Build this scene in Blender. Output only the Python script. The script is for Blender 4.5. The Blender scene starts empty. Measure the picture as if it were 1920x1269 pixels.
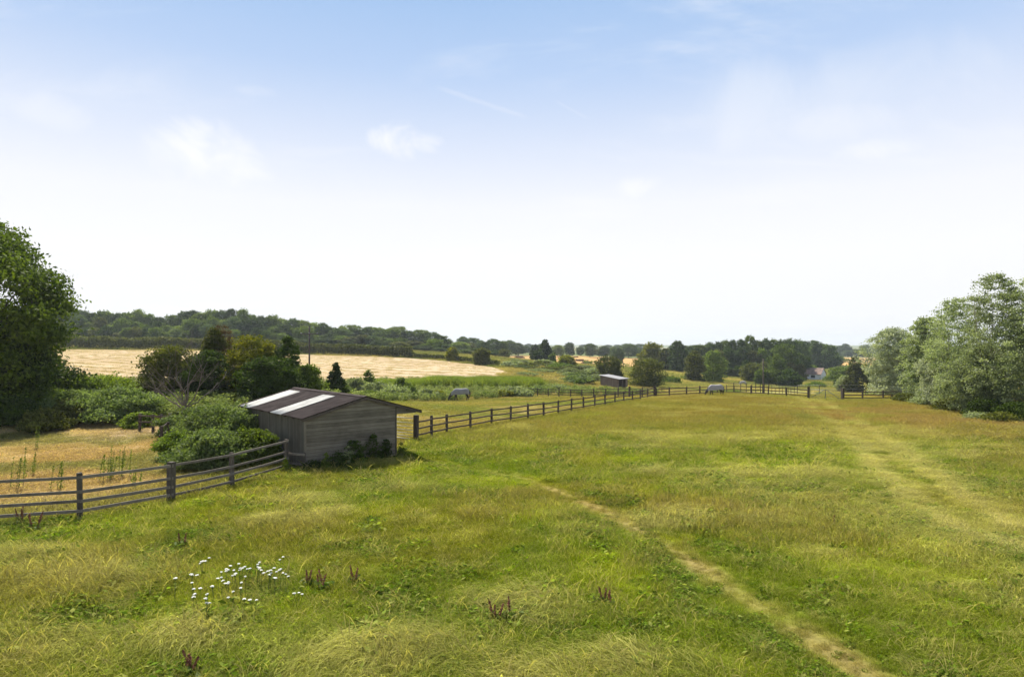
import bpy, bmesh, math, random
import numpy as np
from mathutils import Vector, Matrix

SC = bpy.context.scene
PI = math.pi
R = math.radians

# ------------------------------------------------------------------ camera
CAMZ = 5.0
F = 1200.0            # focal length in photo pixels (photo is 1920 wide)
HOR = 648.0           # horizon row
cam_d = bpy.data.cameras.new('camera')
cam_d.sensor_width = 36.0
cam_d.lens = F / 1920 * 36
cam_d.shift_y = (HOR - 634.5) / 1920
cam_d.clip_start = 0.1
cam_d.clip_end = 20000
cam = bpy.data.objects.new('camera', cam_d)
SC.collection.objects.link(cam)
cam.location = (0, 0, CAMZ)
cam.rotation_euler = (PI / 2, 0, 0)
SC.camera = cam

# ------------------------------------------------------------------ sun and sky
SUN_EL, SUN_AZ = 50.0, -30.0      # azimuth measured from +Y (view direction), positive to the right
sd = bpy.data.lights.new('sun', 'SUN')
sd.energy = 5.0
sd.angle = R(0.53)
sd.color = (1.0, 0.93, 0.79)
sun = bpy.data.objects.new('sun', sd)
SC.collection.objects.link(sun)
sv = Vector((math.sin(R(SUN_AZ)) * math.cos(R(SUN_EL)), math.cos(R(SUN_AZ)) * math.cos(R(SUN_EL)), math.sin(R(SUN_EL))))
sun.rotation_euler = sv.to_track_quat('Z', 'Y').to_euler()
sun.location = sv * 50

SC.view_settings.view_transform = 'Standard'
SC.view_settings.look = 'None'
SC.view_settings.exposure = 0.85
SC.view_settings.gamma = 1.0
SC.cycles.use_denoising = True
SC.cycles.max_bounces = 8
SC.cycles.transparent_max_bounces = 8
SC.cycles.diffuse_bounces = 3
SC.cycles.transmission_bounces = 4
SC.cycles.volume_bounces = 0
SC.cycles.use_adaptive_sampling = True
SC.cycles.adaptive_threshold = 0.02
SC.cycles.sample_clamp_indirect = 6


class NT:
    """small helper around a node tree"""
    def __init__(s, nt):
        s.t = nt
        s.n = nt.nodes
        s.l = nt.links
        s.n.clear()

    def add(s, typ, **kw):
        nd = s.n.new(typ)
        for k, v in kw.items():
            if k.startswith('i_'):
                nd.inputs[k[2:].replace('_', ' ')].default_value = v
            else:
                setattr(nd, k, v)
        return nd

    def link(s, a, b):
        s.l.new(a, b)

    def math(s, op, a, b=None, c=None, clamp=False):
        nd = s.n.new('ShaderNodeMath')
        nd.operation = op
        nd.use_clamp = clamp
        for i, v in enumerate((a, b, c)):
            if v is None:
                continue
            if isinstance(v, (int, float)):
                nd.inputs[i].default_value = v
            else:
                s.l.new(v, nd.inputs[i])
        return nd.outputs[0]

    def vmath(s, op, a, b=None):
        nd = s.n.new('ShaderNodeVectorMath')
        nd.operation = op
        for i, v in enumerate((a, b)):
            if v is None:
                continue
            if isinstance(v, (tuple, list)):
                nd.inputs[i].default_value = v
            else:
                s.l.new(v, nd.inputs[i])
        return nd

    def mix(s, fac, a, b, blend='MIX'):
        nd = s.n.new('ShaderNodeMix')
        nd.data_type = 'RGBA'
        nd.blend_type = blend
        for k, v in ((0, fac), (6, a), (7, b)):
            if isinstance(v, (int, float)):
                nd.inputs[k].default_value = v
            elif isinstance(v, (tuple, list)):
                nd.inputs[k].default_value = (*v[:3], 1)
            else:
                s.l.new(v, nd.inputs[k])
        return nd.outputs[2]

    def ramp(s, fac, stops):
        nd = s.n.new('ShaderNodeValToRGB')
        cr = nd.color_ramp
        while len(cr.elements) < len(stops):
            cr.elements.new(0.5)
        for e, (p, c) in zip(cr.elements, stops):
            e.position = p
            e.color = (*c, 1) if isinstance(c, (tuple, list)) else (c, c, c, 1)
        s.l.new(fac, nd.inputs[0])
        return nd.outputs[0]

    def smooth(s, x, lo, hi):
        nd = s.n.new('ShaderNodeMapRange')
        nd.interpolation_type = 'SMOOTHSTEP'
        nd.inputs[1].default_value = lo
        nd.inputs[2].default_value = hi
        s.l.new(x, nd.inputs[0])
        return nd.outputs[0]

    def noise(s, vec, scale, detail=4, rough=0.55, dist=0.0):
        nd = s.n.new('ShaderNodeTexNoise')
        nd.inputs['Scale'].default_value = scale
        nd.inputs['Detail'].default_value = detail
        nd.inputs['Roughness'].default_value = rough
        nd.inputs['Distortion'].default_value = dist
        if vec is not None:
            s.l.new(vec, nd.inputs['Vector'])
        return nd.outputs[0]


world = bpy.data.worlds.new('World')
SC.world = world
world.use_nodes = True
w = NT(world.node_tree)
sky = w.add('ShaderNodeTexSky', sky_type='NISHITA', sun_disc=False, sun_elevation=R(SUN_EL), sun_rotation=R(SUN_AZ),
            altitude=0, air_density=1.0, dust_density=0.35, ozone_density=2.0)
geo = w.add('ShaderNodeTexCoord').outputs['Generated']
sep = w.add('ShaderNodeSeparateXYZ')
w.link(geo, sep.inputs[0])
dx, dy, dz = sep.outputs
el = w.math('MAXIMUM', dz, 0.0)
# thin high cloud is laid on a flat sheet above the country: coordinates x/z, y/z
zz = w.math('ADD', el, 0.16)
comb = w.add('ShaderNodeCombineXYZ')
w.link(w.math('DIVIDE', dx, zz), comb.inputs[0])
w.link(w.math('DIVIDE', dy, zz), comb.inputs[1])
mp = w.add('ShaderNodeMapping')
mp.inputs['Rotation'].default_value = (0, 0, R(-14))
mp.inputs['Scale'].default_value = (0.8, 2.1, 1)
w.link(comb.outputs[0], mp.inputs[0])
n1 = w.noise(mp.outputs[0], 1.3, 9, 0.62, 0.5)
n2 = w.noise(comb.outputs[0], 0.55, 3, 0.5, 0.0)
wisps = w.smooth(w.math('MULTIPLY', n1, w.math('ADD', n2, 0.45)), 0.46, 0.80)
nd_dir = w.vmath('NORMALIZE', geo).outputs[0]


def sky_dir(px, py):
    v = Vector(((px - 960) / F, 1, (HOR - py) / F))
    return v.normalized()


def puff(px, py, half_w, half_h, amp, sc=9.0):
    d = sky_dir(px, py)
    right = Vector((d.y, -d.x, 0)).normalized()
    up = right.cross(d)
    a = w.vmath('DOT_PRODUCT', nd_dir, tuple(right)).outputs['Value']
    b = w.vmath('DOT_PRODUCT', nd_dir, tuple(up)).outputs['Value']
    fwd = w.vmath('DOT_PRODUCT', nd_dir, tuple(d)).outputs['Value']
    a = w.math('MULTIPLY', a, F / half_w)
    b = w.math('MULTIPLY', b, F / half_h)
    r2 = w.math('ADD', w.math('MULTIPLY', a, a), w.math('MULTIPLY', b, b))
    nn = w.noise(nd_dir, sc, 8, 0.62, 0.6)
    v = w.math('SUBTRACT', w.math('ADD', 0.72, w.math('MULTIPLY', w.math('SUBTRACT', nn, 0.5), 2.4)), w.math('MULTIPLY', r2, 0.75))
    v = w.smooth(v, 0.0, 1.15)
    v = w.math('MULTIPLY', v, w.math('GREATER_THAN', fwd, 0.0))
    return w.math('MULTIPLY', v, amp)


puffs = [puff(385, 280, 120, 60, 0.95), puff(768, 268, 90, 32, 1.0, 14), puff(1205, 352, 60, 24, 0.6, 14), puff(1650, 278, 90, 22, 0.5, 12),
         puff(485, 172, 40, 14, 0.35, 16), puff(1560, 230, 160, 40, 0.35, 10), puff(60, 200, 90, 30, 0.35, 10), puff(1500, 180, 300, 90, 0.3, 6)]
cloud = w.math('MULTIPLY', wisps, 0.5)
for pf in puffs:
    cloud = w.math('MAXIMUM', cloud, pf)
# old contrail: a thin great-circle streak
for (p0, p1, wd, amp) in (((820, 164), (990, 222), 0.0030, 0.16), ((1040, 190), (1105, 224), 0.0018, 0.10)):
    a_, b_ = sky_dir(*p0), sky_dir(*p1)
    nrm = a_.cross(b_).normalized()
    mid = (a_ + b_).normalized()
    half = a_.angle(b_) / 2
    off = w.math('ABSOLUTE', w.math('ADD', w.vmath('DOT_PRODUCT', nd_dir, tuple(nrm)).outputs['Value'],
                 w.math('MULTIPLY', w.math('SUBTRACT', w.noise(nd_dir, 30, 3), 0.5), 0.006)))
    s1 = w.math('SUBTRACT', 1.0, w.smooth(off, wd * 0.3, wd * 1.6))
    cosd = w.vmath('DOT_PRODUCT', nd_dir, tuple(mid)).outputs['Value']
    s2 = w.smooth(cosd, math.cos(half * 1.15), math.cos(half * 0.6))
    cloud = w.math('MAXIMUM', cloud, w.math('MULTIPLY', w.math('MULTIPLY', s1, s2), amp))
SKY_STR = 0.050
# summer haze brightens the lower sky: air colour by elevation, clear sky above it
air = w.ramp(el, [(0.0, (0.540, 0.545, 0.555)), (0.13, (0.555, 0.558, 0.565)), (0.21, (0.520, 0.530, 0.565)), (0.30, (0.405, 0.450, 0.545)), (0.39, (0.280, 0.365, 0.515)), (0.475, (0.215, 0.318, 0.488))])
lit = w.vmath('SCALE', w.mix(1.0, sky.outputs[0], (0.86, 0.98, 1.16), 'MULTIPLY'))
lit.inputs['Scale'].default_value = SKY_STR
clear = w.smooth(el, 0.46, 0.80)
col_ = w.mix(clear, air, lit.outputs[0])
az = w.math('MULTIPLY', w.math('SUBTRACT', n2, 0.5), 0.30)
veil = w.math('MAXIMUM', w.math('ADD', cloud, az), 0.0, clamp=True)
col_ = w.mix(veil, col_, (0.575, 0.575, 0.580))
bg1 = w.add('ShaderNodeBackground')
w.link(col_, bg1.inputs[0])
bg1.inputs[1].default_value = 1.0
wo = w.add('ShaderNodeOutputWorld')
w.link(bg1.outputs[0], wo.inputs[0])

# ------------------------------------------------------------------ helpers
COL = SC.collection


def setp(o, label=None, cat=None, group=None, kind=None):
    if label:
        o['label'] = label
    if cat:
        o['category'] = cat
    if group:
        o['group'] = group
    if kind:
        o['kind'] = kind
    return o


def empty(name, loc=(0, 0, 0), rz=0.0, label=None, cat=None, group=None):
    o = bpy.data.objects.new(name, None)
    o.empty_display_size = 0.3
    COL.objects.link(o)
    o.location = loc
    o.rotation_euler = (0, 0, rz)
    return setp(o, label, cat, group)


def link_mesh(name, me, mat=None, parent=None, loc=None):
    o = bpy.data.objects.new(name, me)
    if mat is not None and not me.materials:
        me.materials.append(mat)
    COL.objects.link(o)
    if parent is not None:
        o.parent = parent
    if loc is not None:
        o.location = loc
    return o


def np_mesh(name, verts, faces, attrs=None, smooth=False):
    """verts (n,3); faces (m,k) with constant k; attrs {name: (domain, type, array)}"""
    me = bpy.data.meshes.new(name)
    verts = np.asarray(verts, np.float32)
    faces = np.asarray(faces, np.int32)
    m, k = faces.shape
    me.vertices.add(len(verts))
    me.vertices.foreach_set('co', verts.ravel())
    me.loops.add(m * k)
    me.polygons.add(m)
    me.loops.foreach_set('vertex_index', faces.ravel())
    me.polygons.foreach_set('loop_start', np.arange(0, m * k, k, dtype=np.int32))
    me.polygons.foreach_set('loop_total', np.full(m, k, np.int32))
    if smooth:
        me.polygons.foreach_set('use_smooth', np.ones(m, bool))
    me.update(calc_edges=True)
    for an, (dom, typ, arr) in (attrs or {}).items():
        a = me.attributes.new(an, typ, dom)
        arr = np.asarray(arr, np.float32)
        key = {'FLOAT': 'value', 'FLOAT_VECTOR': 'vector', 'FLOAT_COLOR': 'color', 'INT': 'value'}[typ]
        if typ == 'INT':
            arr = arr.astype(np.int32)
        a.data.foreach_set(key, arr.ravel())
    return me


class MB:
    """mesh builder: boxes, beams and tubes collected into one mesh"""
    def __init__(s):
        s.v, s.f, s.a = [], [], []

    def _add(s, vs, fs, val=0.5):
        b = len(s.v)
        s.v += [tuple(v) for v in vs]
        s.f += [tuple(b + i for i in f) for f in fs]
        s.a += [val] * len(fs)

    def box(s, lo, hi, val=0.5, M=None):
        x0, y0, z0 = lo
        x1, y1, z1 = hi
        vs = [Vector(p) for p in ((x0, y0, z0), (x1, y0, z0), (x1, y1, z0), (x0, y1, z0), (x0, y0, z1), (x1, y0, z1), (x1, y1, z1), (x0, y1, z1))]
        if M is not None:
            vs = [M @ v for v in vs]
        s._add(vs, [(0, 3, 2, 1), (4, 5, 6, 7), (0, 1, 5, 4), (1, 2, 6, 5), (2, 3, 7, 6), (3, 0, 4, 7)], val)

    def beam(s, a, b, w_, h_, val=0.5, up=(0, 0, 1)):
        """box beam from a to b, w_ across, h_ along up"""
        a, b = Vector(a), Vector(b)
        d = (b - a).normalized()
        upv = Vector(up)
        side = d.cross(upv).normalized() * (w_ / 2)
        u = side.cross(d).normalized() * (h_ / 2)
        vs = [a - side - u, a + side - u, a + side + u, a - side + u, b - side - u, b + side - u, b + side + u, b - side + u]
        s._add(vs, [(0, 1, 2, 3), (7, 6, 5, 4), (0, 4, 5, 1), (1, 5, 6, 2), (2, 6, 7, 3), (3, 7, 4, 0)], val)

    def tube(s, pts, rad, n=8, val=0.5, cap=True):
        pts = [Vector(p) for p in pts]
        if isinstance(rad, (int, float)):
            rad = [rad] * len(pts)
        rings = []
        ref = Vector((0.13, 0.31, 1)).normalized()
        for i, p in enumerate(pts):
            d = (pts[min(i + 1, len(pts) - 1)] - pts[max(i - 1, 0)]).normalized()
            rr = ref if abs(d.dot(ref)) < 0.95 else Vector((1, 0, 0))
            x = d.cross(rr).normalized()
            y = d.cross(x)
            rings.append([p + (x * math.cos(2 * PI * k / n) + y * math.sin(2 * PI * k / n)) * rad[i] for k in range(n)])
        vs = [v for r_ in rings for v in r_]
        fs = []
        for i in range(len(pts) - 1):
            for k in range(n):
                k2 = (k + 1) % n
                fs.append((i * n + k, i * n + k2, (i + 1) * n + k2, (i + 1) * n + k))
        if cap:
            fs.append(tuple(range(n - 1, -1, -1)))
            fs.append(tuple((len(pts) - 1) * n + k for k in range(n)))
        s._add(vs, fs, val)

    def poly(s, vs, val=0.5):
        s._add(vs, [tuple(range(len(vs)))], val)

    def prism(s, pts, ext, val=0.5):
        """extrude polygon pts by vector ext"""
        n = len(pts)
        e = Vector(ext)
        vs = [Vector(p) for p in pts] + [Vector(p) + e for p in pts]
        fs = [tuple(range(n - 1, -1, -1)), tuple(range(n, 2 * n))] + [(i, (i + 1) % n, n + (i + 1) % n, n + i) for i in range(n)]
        s._add(vs, fs, val)

    def build(s, name, mat, parent=None, smooth=False, bevel=0.0, loc=None):
        me = bpy.data.meshes.new(name)
        me.from_pydata(s.v, [], s.f)
        a = me.attributes.new('v', 'FLOAT', 'FACE')
        a.data.foreach_set('value', np.array(s.a, np.float32))
        if smooth:
            me.polygons.foreach_set('use_smooth', np.ones(len(me.polygons), bool))
        me.update()
        bm = bmesh.new()
        bm.from_mesh(me)
        bmesh.ops.recalc_face_normals(bm, faces=bm.faces)
        bm.to_mesh(me)
        bm.free()
        o = link_mesh(name, me, mat, parent, loc)
        if bevel:
            md = o.modifiers.new('bevel', 'BEVEL')
            md.width = bevel
            md.segments = 2
            md.limit_method = 'ANGLE'
        return o


def copy_tree(o, parent=None):
    c = o.copy()
    COL.objects.link(c)
    c.parent = parent
    for ch in list(o.children):
        copy_tree(ch, c)
    return c


# numpy value noise ---------------------------------------------------------
_rs = np.random.RandomState(7)
_perm = _rs.rand(256, 256).astype(np.float32)


def vnoise(x, y, freq, seed=0):
    x = np.asarray(x, np.float64) * freq + seed * 17.37
    y = np.asarray(y, np.float64) * freq + seed * 9.71
    xi, yi = np.floor(x).astype(int), np.floor(y).astype(int)
    fx, fy = x - xi, y - yi
    fx = fx * fx * (3 - 2 * fx)
    fy = fy * fy * (3 - 2 * fy)
    g = lambda a, b: _perm[a & 255, b & 255]
    return (g(xi, yi) * (1 - fx) + g(xi + 1, yi) * fx) * (1 - fy) + (g(xi, yi + 1) * (1 - fx) + g(xi + 1, yi + 1) * fx) * fy


def fbm(x, y, freq, octv=4, seed=0, gain=0.55):
    t, a, n = 0, 1, 0
    for i in range(octv):
        t = t + a * vnoise(x, y, freq * 2 ** i, seed + i * 3)
        n += a
        a *= gain
    return t / n


def sstep(x, lo, hi):
    t = np.clip((x - lo) / (hi - lo), 0, 1)
    return t * t * (3 - 2 * t)


# ------------------------------------------------------------------ terrain
def W(px, D):
    return ((px - 960) / F * D, D)


_tp = []


def tpt(px, py, D):
    _tp.append(((px - 960) / F * D, D, CAMZ - (py - HOR) / F * D))


for X, Y, Z in ((0, 0, 0), (-15, 8, .25), (15, 8, 0), (0, 12, 0), (-30, 0, .5), (30, 0, 0), (0, -40, .5), (-60, -20, .8), (60, -20, 0),
                (-80, 40, 1.5), (-160, 100, 4), (60, 40, -.5), (150, 100, -5), (-300, 250, 9), (300, 250, -8), (0, -300, 0), (-400, -100, 3), (400, -100, -3),
                (0, 1000, -6), (-600, 800, 4), (600, 800, -12), (0, 1800, -6), (-1200, 1500, 0), (1200, 1500, -8), (1500, 0, -5), (-1500, 0, 5), (0, -1500, 0)):
    _tp.append((X, Y, Z))
for p in ((150, 972, 18), (320, 942, 20.3), (435, 916, 23), (572, 875, 26.4), (742, 858, 28.8), (780, 828, 33.3), (838, 814, 36.2), (1019.5, 783, 46.6),
          (1134.7, 762, 57), (1229, 746, 69.5), (1376, 740, 71), (1516, 748, 68), (1580, 752, 65), (1656, 750, 66), (1870, 795, 40), (1750, 775, 48),
          (1900, 1000, 16.5), (1300, 850, 29.7), (1500, 800, 39), (860, 752, 78), (700, 752, 70), (1000, 744, 90), (1180, 742, 98), (1153, 729, 125), (1340, 741, 96),
          (1393, 721, 200), (1250, 724, 150), (100, 850, 29.7), (200, 800, 39.5), (60, 800, 39), (345, 795, 39), (400, 752, 48), (480, 752, 50), (200, 716, 84),
          (40, 740, 60), (600, 716, 108), (830, 714, 116), (960, 706, 130), (140, 655, 200), (400, 658, 200), (580, 665, 195), (780, 672, 190), (900, 685, 170),
          (130, 648, 270), (500, 652, 265), (700, 655, 265), (850, 660, 290), (1000, 692, 165), (1050, 707, 140), (1100, 714, 140), (1060, 687, 290), (1120, 687, 280),
          (1060, 667, 450), (975, 668, 420), (1300, 706, 220), (1500, 721, 215), (1525, 713, 260), (1570, 690, 350), (1570, 673, 550), (1600, 668, 800),
          (1650, 742, 100), (1900, 705, 250), (985, 653, 1200)):
    tpt(*p)
_tp = np.array(_tp, np.float64)
_S = 100.0
_TX = _tp[:, :2] / _S


def _phi(d2):
    return np.where(d2 > 1e-12, 0.5 * d2 * np.log(np.maximum(d2, 1e-12)), 0)


def _solve():
    n = len(_TX)
    d2 = ((_TX[:, None] - _TX[None]) ** 2).sum(-1)
    K = _phi(d2) + np.eye(n) * 0.0004
    P = np.hstack([np.ones((n, 1)), _TX])
    A = np.vstack([np.hstack([K, P]), np.hstack([P.T, np.zeros((3, 3))])])
    return np.linalg.solve(A, np.concatenate([_tp[:, 2], np.zeros(3)]))


_tw = _solve()


def terrain(X, Y):
    X = np.atleast_1d(np.asarray(X, np.float64))
    Y = np.atleast_1d(np.asarray(Y, np.float64))
    out = np.empty(X.size)
    xf, yf = X.ravel() / _S, Y.ravel() / _S
    for i in range(0, X.size, 20000):
        a, b = xf[i:i + 20000], yf[i:i + 20000]
        d2 = (a[:, None] - _TX[None, :, 0]) ** 2 + (b[:, None] - _TX[None, :, 1]) ** 2
        out[i:i + 20000] = _phi(d2) @ _tw[:-3] + _tw[-3] + _tw[-2] * a + _tw[-1] * b
    out = out.reshape(X.shape)
    r = np.hypot(X, Y)
    # small unevenness of the turf, and a distant rim that reaches the horizon
    out = out + (fbm(X, Y, 0.35, 3, 5) - 0.5) * 0.12 * sstep(r, 4, 12)
    far = sstep(r, 1300, 2200)
    out = out * (1 - far) + far * (-4 + 15 * sstep(r, 2200, 3600) * (0.55 + 0.9 * (vnoise(X, Y, 0.0011, 3) - 0.3)))
    return out


def tz(x, y):
    return float(terrain([x], [y])[0])


def at(px, D, dz=0.0):
    x, y = W(px, D)
    return (x, y, tz(x, y) + dz)


def top_h(px, ytop, D):
    """real height of something at px, depth D whose top shows at row ytop"""
    return CAMZ - (ytop - HOR) / F * D - at(px, D)[2]


def inpoly(x, y, poly):
    x, y = np.asarray(x), np.asarray(y)
    c = np.zeros(x.shape, bool)
    n = len(poly)
    for i in range(n):
        x0, y0 = poly[i]
        x1, y1 = poly[(i + 1) % n]
        cond = ((y0 > y) != (y1 > y))
        with np.errstate(divide='ignore', invalid='ignore'):
            xi = (x1 - x0) * (y - y0) / (y1 - y0 + 1e-12) + x0
        c ^= cond & (x < xi)
    return c


def seg_dist(x, y, pts):
    d = np.full(np.shape(x), 1e9)
    for (x0, y0), (x1, y1) in zip(pts[:-1], pts[1:]):
        vx, vy = x1 - x0, y1 - y0
        t = np.clip(((x - x0) * vx + (y - y0) * vy) / (vx * vx + vy * vy), 0, 1)
        d = np.minimum(d, np.hypot(x - x0 - t * vx, y - y0 - t * vy))
    return d


# layout lines (world metres)
FENCE_L = [(-22, 14.2), (-14.6, 17.0), (-12.15, 18.0), W(320, 20.3), W(435, 23.0), W(537, 25.9)]
SHED_O = (-8.4, 26.0)
SHED_A = math.atan2(.656, .755)
gx, gy = math.cos(SHED_A), math.sin(SHED_A)


def shed_pt(u, v):
    return (SHED_O[0] + u * gx - v * gy, SHED_O[1] + u * gy + v * gx)


def main_fence_pt(k):
    Z = (k + 17.4) * 2.4 * .867
    px = 1651 - 14148 / (k + 17.4)
    return W(px, Z)


GATEPOST = W(780, 33.3)
FENCE_M = [GATEPOST, W(809, 34.8)] + [main_fence_pt(k) for k in range(0, 17)]
FENCE_R = [FENCE_M[-1], W(1255, 70), W(1287, 70.5), W(1312, 71), W(1345, 71.2), W(1376, 71), W(1408, 70.6), W(1440.5, 70.2), W(1474.7, 69.5), W(1516, 68)]
FENCE_E = [W(1580, 65), W(1617, 65.2), W(1656, 65.5), W(1700, 66), W(1745, 66.5)]
FENCE_B = [W(x, 69.5 + (1229 - x) * 0.105) for x in (1229, 1204, 1180, 1159, 1135.5, 1113, 1091, 1070, 1048, 1028, 1008, 990, 970)]

MEADOW = [(-60, -60), (-22, 13.5), *FENCE_L[1:], shed_pt(0, 0), shed_pt(4.2, 0), GATEPOST, *FENCE_M[1:], *FENCE_R[1:], *FENCE_E, (60, 68), (120, 60), (120, -60)]
YARD = [(-60, -60), (-22, 14.2), *FENCE_L[1:], shed_pt(0, 0), shed_pt(0, 7.5), W(300, 41), W(230, 43), W(100, 41), W(-200, 45), (-80, 40)]
PADDOCK = [GATEPOST, *FENCE_M[1:], *FENCE_R[1:], *FENCE_E, (60, 68), (80, 90), W(1640, 105), W(1500, 180), W(1230, 110), W(1180, 100), W(985, 93), W(900, 82), W(820, 76), W(730, 68), W(640, 62), shed_pt(4, 7.6), shed_pt(4.2, 0)]
HAY = [W(-100, 80), W(200, 84), W(290, 82), W(420, 92), W(600, 108), W(830, 116), W(925, 128), W(958, 138), W(930, 160), W(900, 172), W(850, 182), W(780, 190), W(580, 195), W(400, 200), W(140, 200), W(-200, 200)]
GOLD = [W(948, 300), W(1000, 300), W(1056, 285), W(1125, 280), W(1190, 290), W(1200, 450), W(1130, 455), W(1060, 452), W(975, 430), W(950, 420)]
GOLD2 = [W(1480, 380), W(1650, 360), W(1660, 430), W(1480, 445)]
GOLD3 = [W(1480, 460), W(1650, 450), W(1660, 640), W(1480, 640)]

TRACK1 = [W(1500, 74), W(1530, 60), W(1555, 48), W(1600, 38), W(1640, 31), W(1680, 26), W(1740, 21), W(1850, 17), (14.5, 12)]
TRACK2 = [(-3.9, 28.5), (-1.4, 26.2), (0.6, 24.0), (1.9, 21.2), (3.0, 18.5), (3.75, 16.2), (4.3, 14.3), (4.75, 12.6), (5.1, 11.2), (5.4, 9.6), (5.9, 6)]
SWARD = [W(1400, 23), W(1500, 21), W(1620, 19), W(1750, 16.8), W(1900, 14), (11.5, 10)]


def lerp(a, b, t):
    t = np.asarray(t)[..., None]
    return np.asarray(a) * (1 - t) + np.asarray(b) * t


C_GREEN = np.array((0.180, 0.250, 0.008))
C_LIME = np.array((0.330, 0.390, 0.012))
C_OLIVE = np.array((0.250, 0.230, 0.020))
C_RUST = np.array((0.320, 0.205, 0.052))
C_STRAW = np.array((0.540, 0.480, 0.170))
C_DARKG = np.array((0.100, 0.165, 0.020))
C_TRACK = np.array((0.310, 0.220, 0.090))


def meadow_fields(X, Y):
    n1 = fbm(X, Y, 0.12, 4, 1)
    n2 = fbm(X, Y, 0.45, 4, 2)
    n3 = fbm(X + 0.25 * Y, Y, 0.055, 3, 3)
    d1 = seg_dist(X, Y, TRACK1)
    wob = (fbm(X, Y, 0.5, 3, 9) - 0.5) * 0.9
    d2 = np.abs(seg_dist(X, Y, TRACK2) + wob * 0.5)
    d3 = seg_dist(X, Y, SWARD) + wob
    ph = Y + 0.12 * X
    rust = sstep(n1, 0.40, 0.75) * 0.38 + sstep(ph, 30, 46) * sstep(n3, 0.15, 0.55) * 0.95
    rust = rust * (1 - np.exp(-(d1 / 2.6) ** 2)) * (1 - 0.8 * np.exp(-(d3 / 2.2) ** 2))
    rust = np.clip(rust, 0, 1)
    lime = sstep(n2, 0.50, 0.68)
    lime = lime * 0.9
    straw = sstep(fbm(X * 0.9, Y * 1.1, 0.30, 4, 21), 0.60, 0.72) * 0.85
    straw = np.maximum(straw, 0.85 * np.exp(-(d1 / 2.3) ** 2) * sstep(fbm(X, Y, 0.8, 3, 31), 0.25, 0.6))
    straw = np.maximum(straw, 0.60 * np.exp(-(d3 / 2.4) ** 2) * sstep(fbm(X, Y, 0.9, 3, 41), 0.35, 0.6))
    # named wind-laid patches seen in the photo
    for (px, D, sx, sy, a) in ((560, 20.5, .9, .8, .9), (740, 22.5, 1.6, .5, .5), (1200, 31, 3.0, .7, .75), (1050, 33, 2.4, .6, .5), (120, 13.2, 2.0, .9, .8), (30, 14.5, 1.8, .6, .7),
                               (380, 11.0, .8, .7, .9), (700, 10.2, 1.6, .9, .8), (990, 12.2, .9, .7, .7), (1130, 9.8, 1.5, .5, .5), (1620, 47, .9, 3.0, .9), (1735, 48, 2.0, 1.0, .9),
                               (1560, 33, 2.2, 1.4, .45), (60, 10.2, 1.6, .8, .5), (1740, 40, 1.6, .8, .8), (1690, 36, 1.4, 1.0, .7), (1830, 30, 2.2, .8, .5), (1500, 22, 1.2, .5, .6), (1700, 18, 1.4, .6, .6)):
        cx, cy = W(px, D)
        straw = np.maximum(straw, a * np.exp(-((X - cx) / sx) ** 2 - ((Y - cy) / sy) ** 2) * (0.45 + 1.1 * fbm(X, Y, 1.2, 3, 51)))
    dark = sstep(fbm(X, Y, 0.7, 3, 61), 0.60, 0.74) * 0.8
    dark = np.maximum(dark, 0.7 * np.exp(-((d3 - 0.8) / 1.0) ** 2) * sstep(fbm(X, Y, 1.1, 3, 71), 0.42, 0.62))
    dark = np.maximum(dark, 0.8 * np.exp(-(d2 - 1.0) ** 2 / 0.5) * sstep(fbm(X, Y, 0.9, 3, 73), 0.40, 0.6) * (X > 1.5))
    for (px, D, sx, sy, a) in ((20, 16.8, 1.6, 1.4, .9), (200, 11.6, 1.4, .8, .7), (860, 14.2, .7, .6, .6), (1460, 28, 3.0, 1.0, .6), (1015, 34, .9, .35, .9), (1220, 32.8, 1.0, .35, .8), (690, 15.4, .8, .6, .8),
                               (1880, 22, 2.5, 2.0, .8), (1460, 56, 1.8, 1.5, .7), (490, 18.3, .8, .4, .6)):
        cx, cy = W(px, D)
        dark = np.maximum(dark, a * np.exp(-((X - cx) / sx) ** 2 - ((Y - cy) / sy) ** 2) * (0.5 + 1.0 * fbm(X, Y, 1.4, 3, 52)))
    bare = np.clip(0.15 + 1.1 * fbm(X, Y, 1.1, 3, 55), 0, .95) * np.exp(-(d2 / 0.42) ** 2) * (0.35 + 0.65 * sstep(X, -1.5, 2.0)) + 0.30 * np.exp(-(d1 / 0.5) ** 2) * (0.3 + fbm(X, Y, 0.6, 3, 57))
    return rust, lime, np.clip(straw, 0, 1), np.clip(dark, 0, 1), np.clip(bare, 0, 1), d1, d2


def meadow_color(X, Y):
    rust, lime, straw, dark, bare, d1, d2 = meadow_fields(X, Y)
    c = lerp(C_GREEN, C_LIME, lime * (1 - rust))
    c = lerp(c, C_OLIVE, np.clip(sstep(fbm(X, Y, 0.22, 3, 12), 0.44, 0.64), 0, 1) * 0.6)
    c = lerp(c, C_RUST, rust * 0.75)
    c = lerp(c, C_DARKG, dark * 0.85)
    c = lerp(c, C_STRAW, straw * 0.7)
    c = lerp(c, np.array((0.60, 0.53, 0.24)), 0.75 * np.clip(np.exp(-((d1 - 0.85) / 0.42) ** 2) * (0.25 + 1.1 * fbm(X, Y, 0.5, 3, 58)), 0, 1))
    c = lerp(c, C_TRACK, bare * 0.80)
    # tall dry grass under the poplars
    gr = np.exp(-((X - 27) / 7) ** 2 - ((Y - 46) / 12) ** 2)
    c = lerp(c, np.array((0.36, 0.22, 0.09)), np.clip(gr * 1.2 * sstep(fbm(X, Y, 0.4, 3, 8), 0.35, 0.6), 0, 0.85))
    return c


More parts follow.
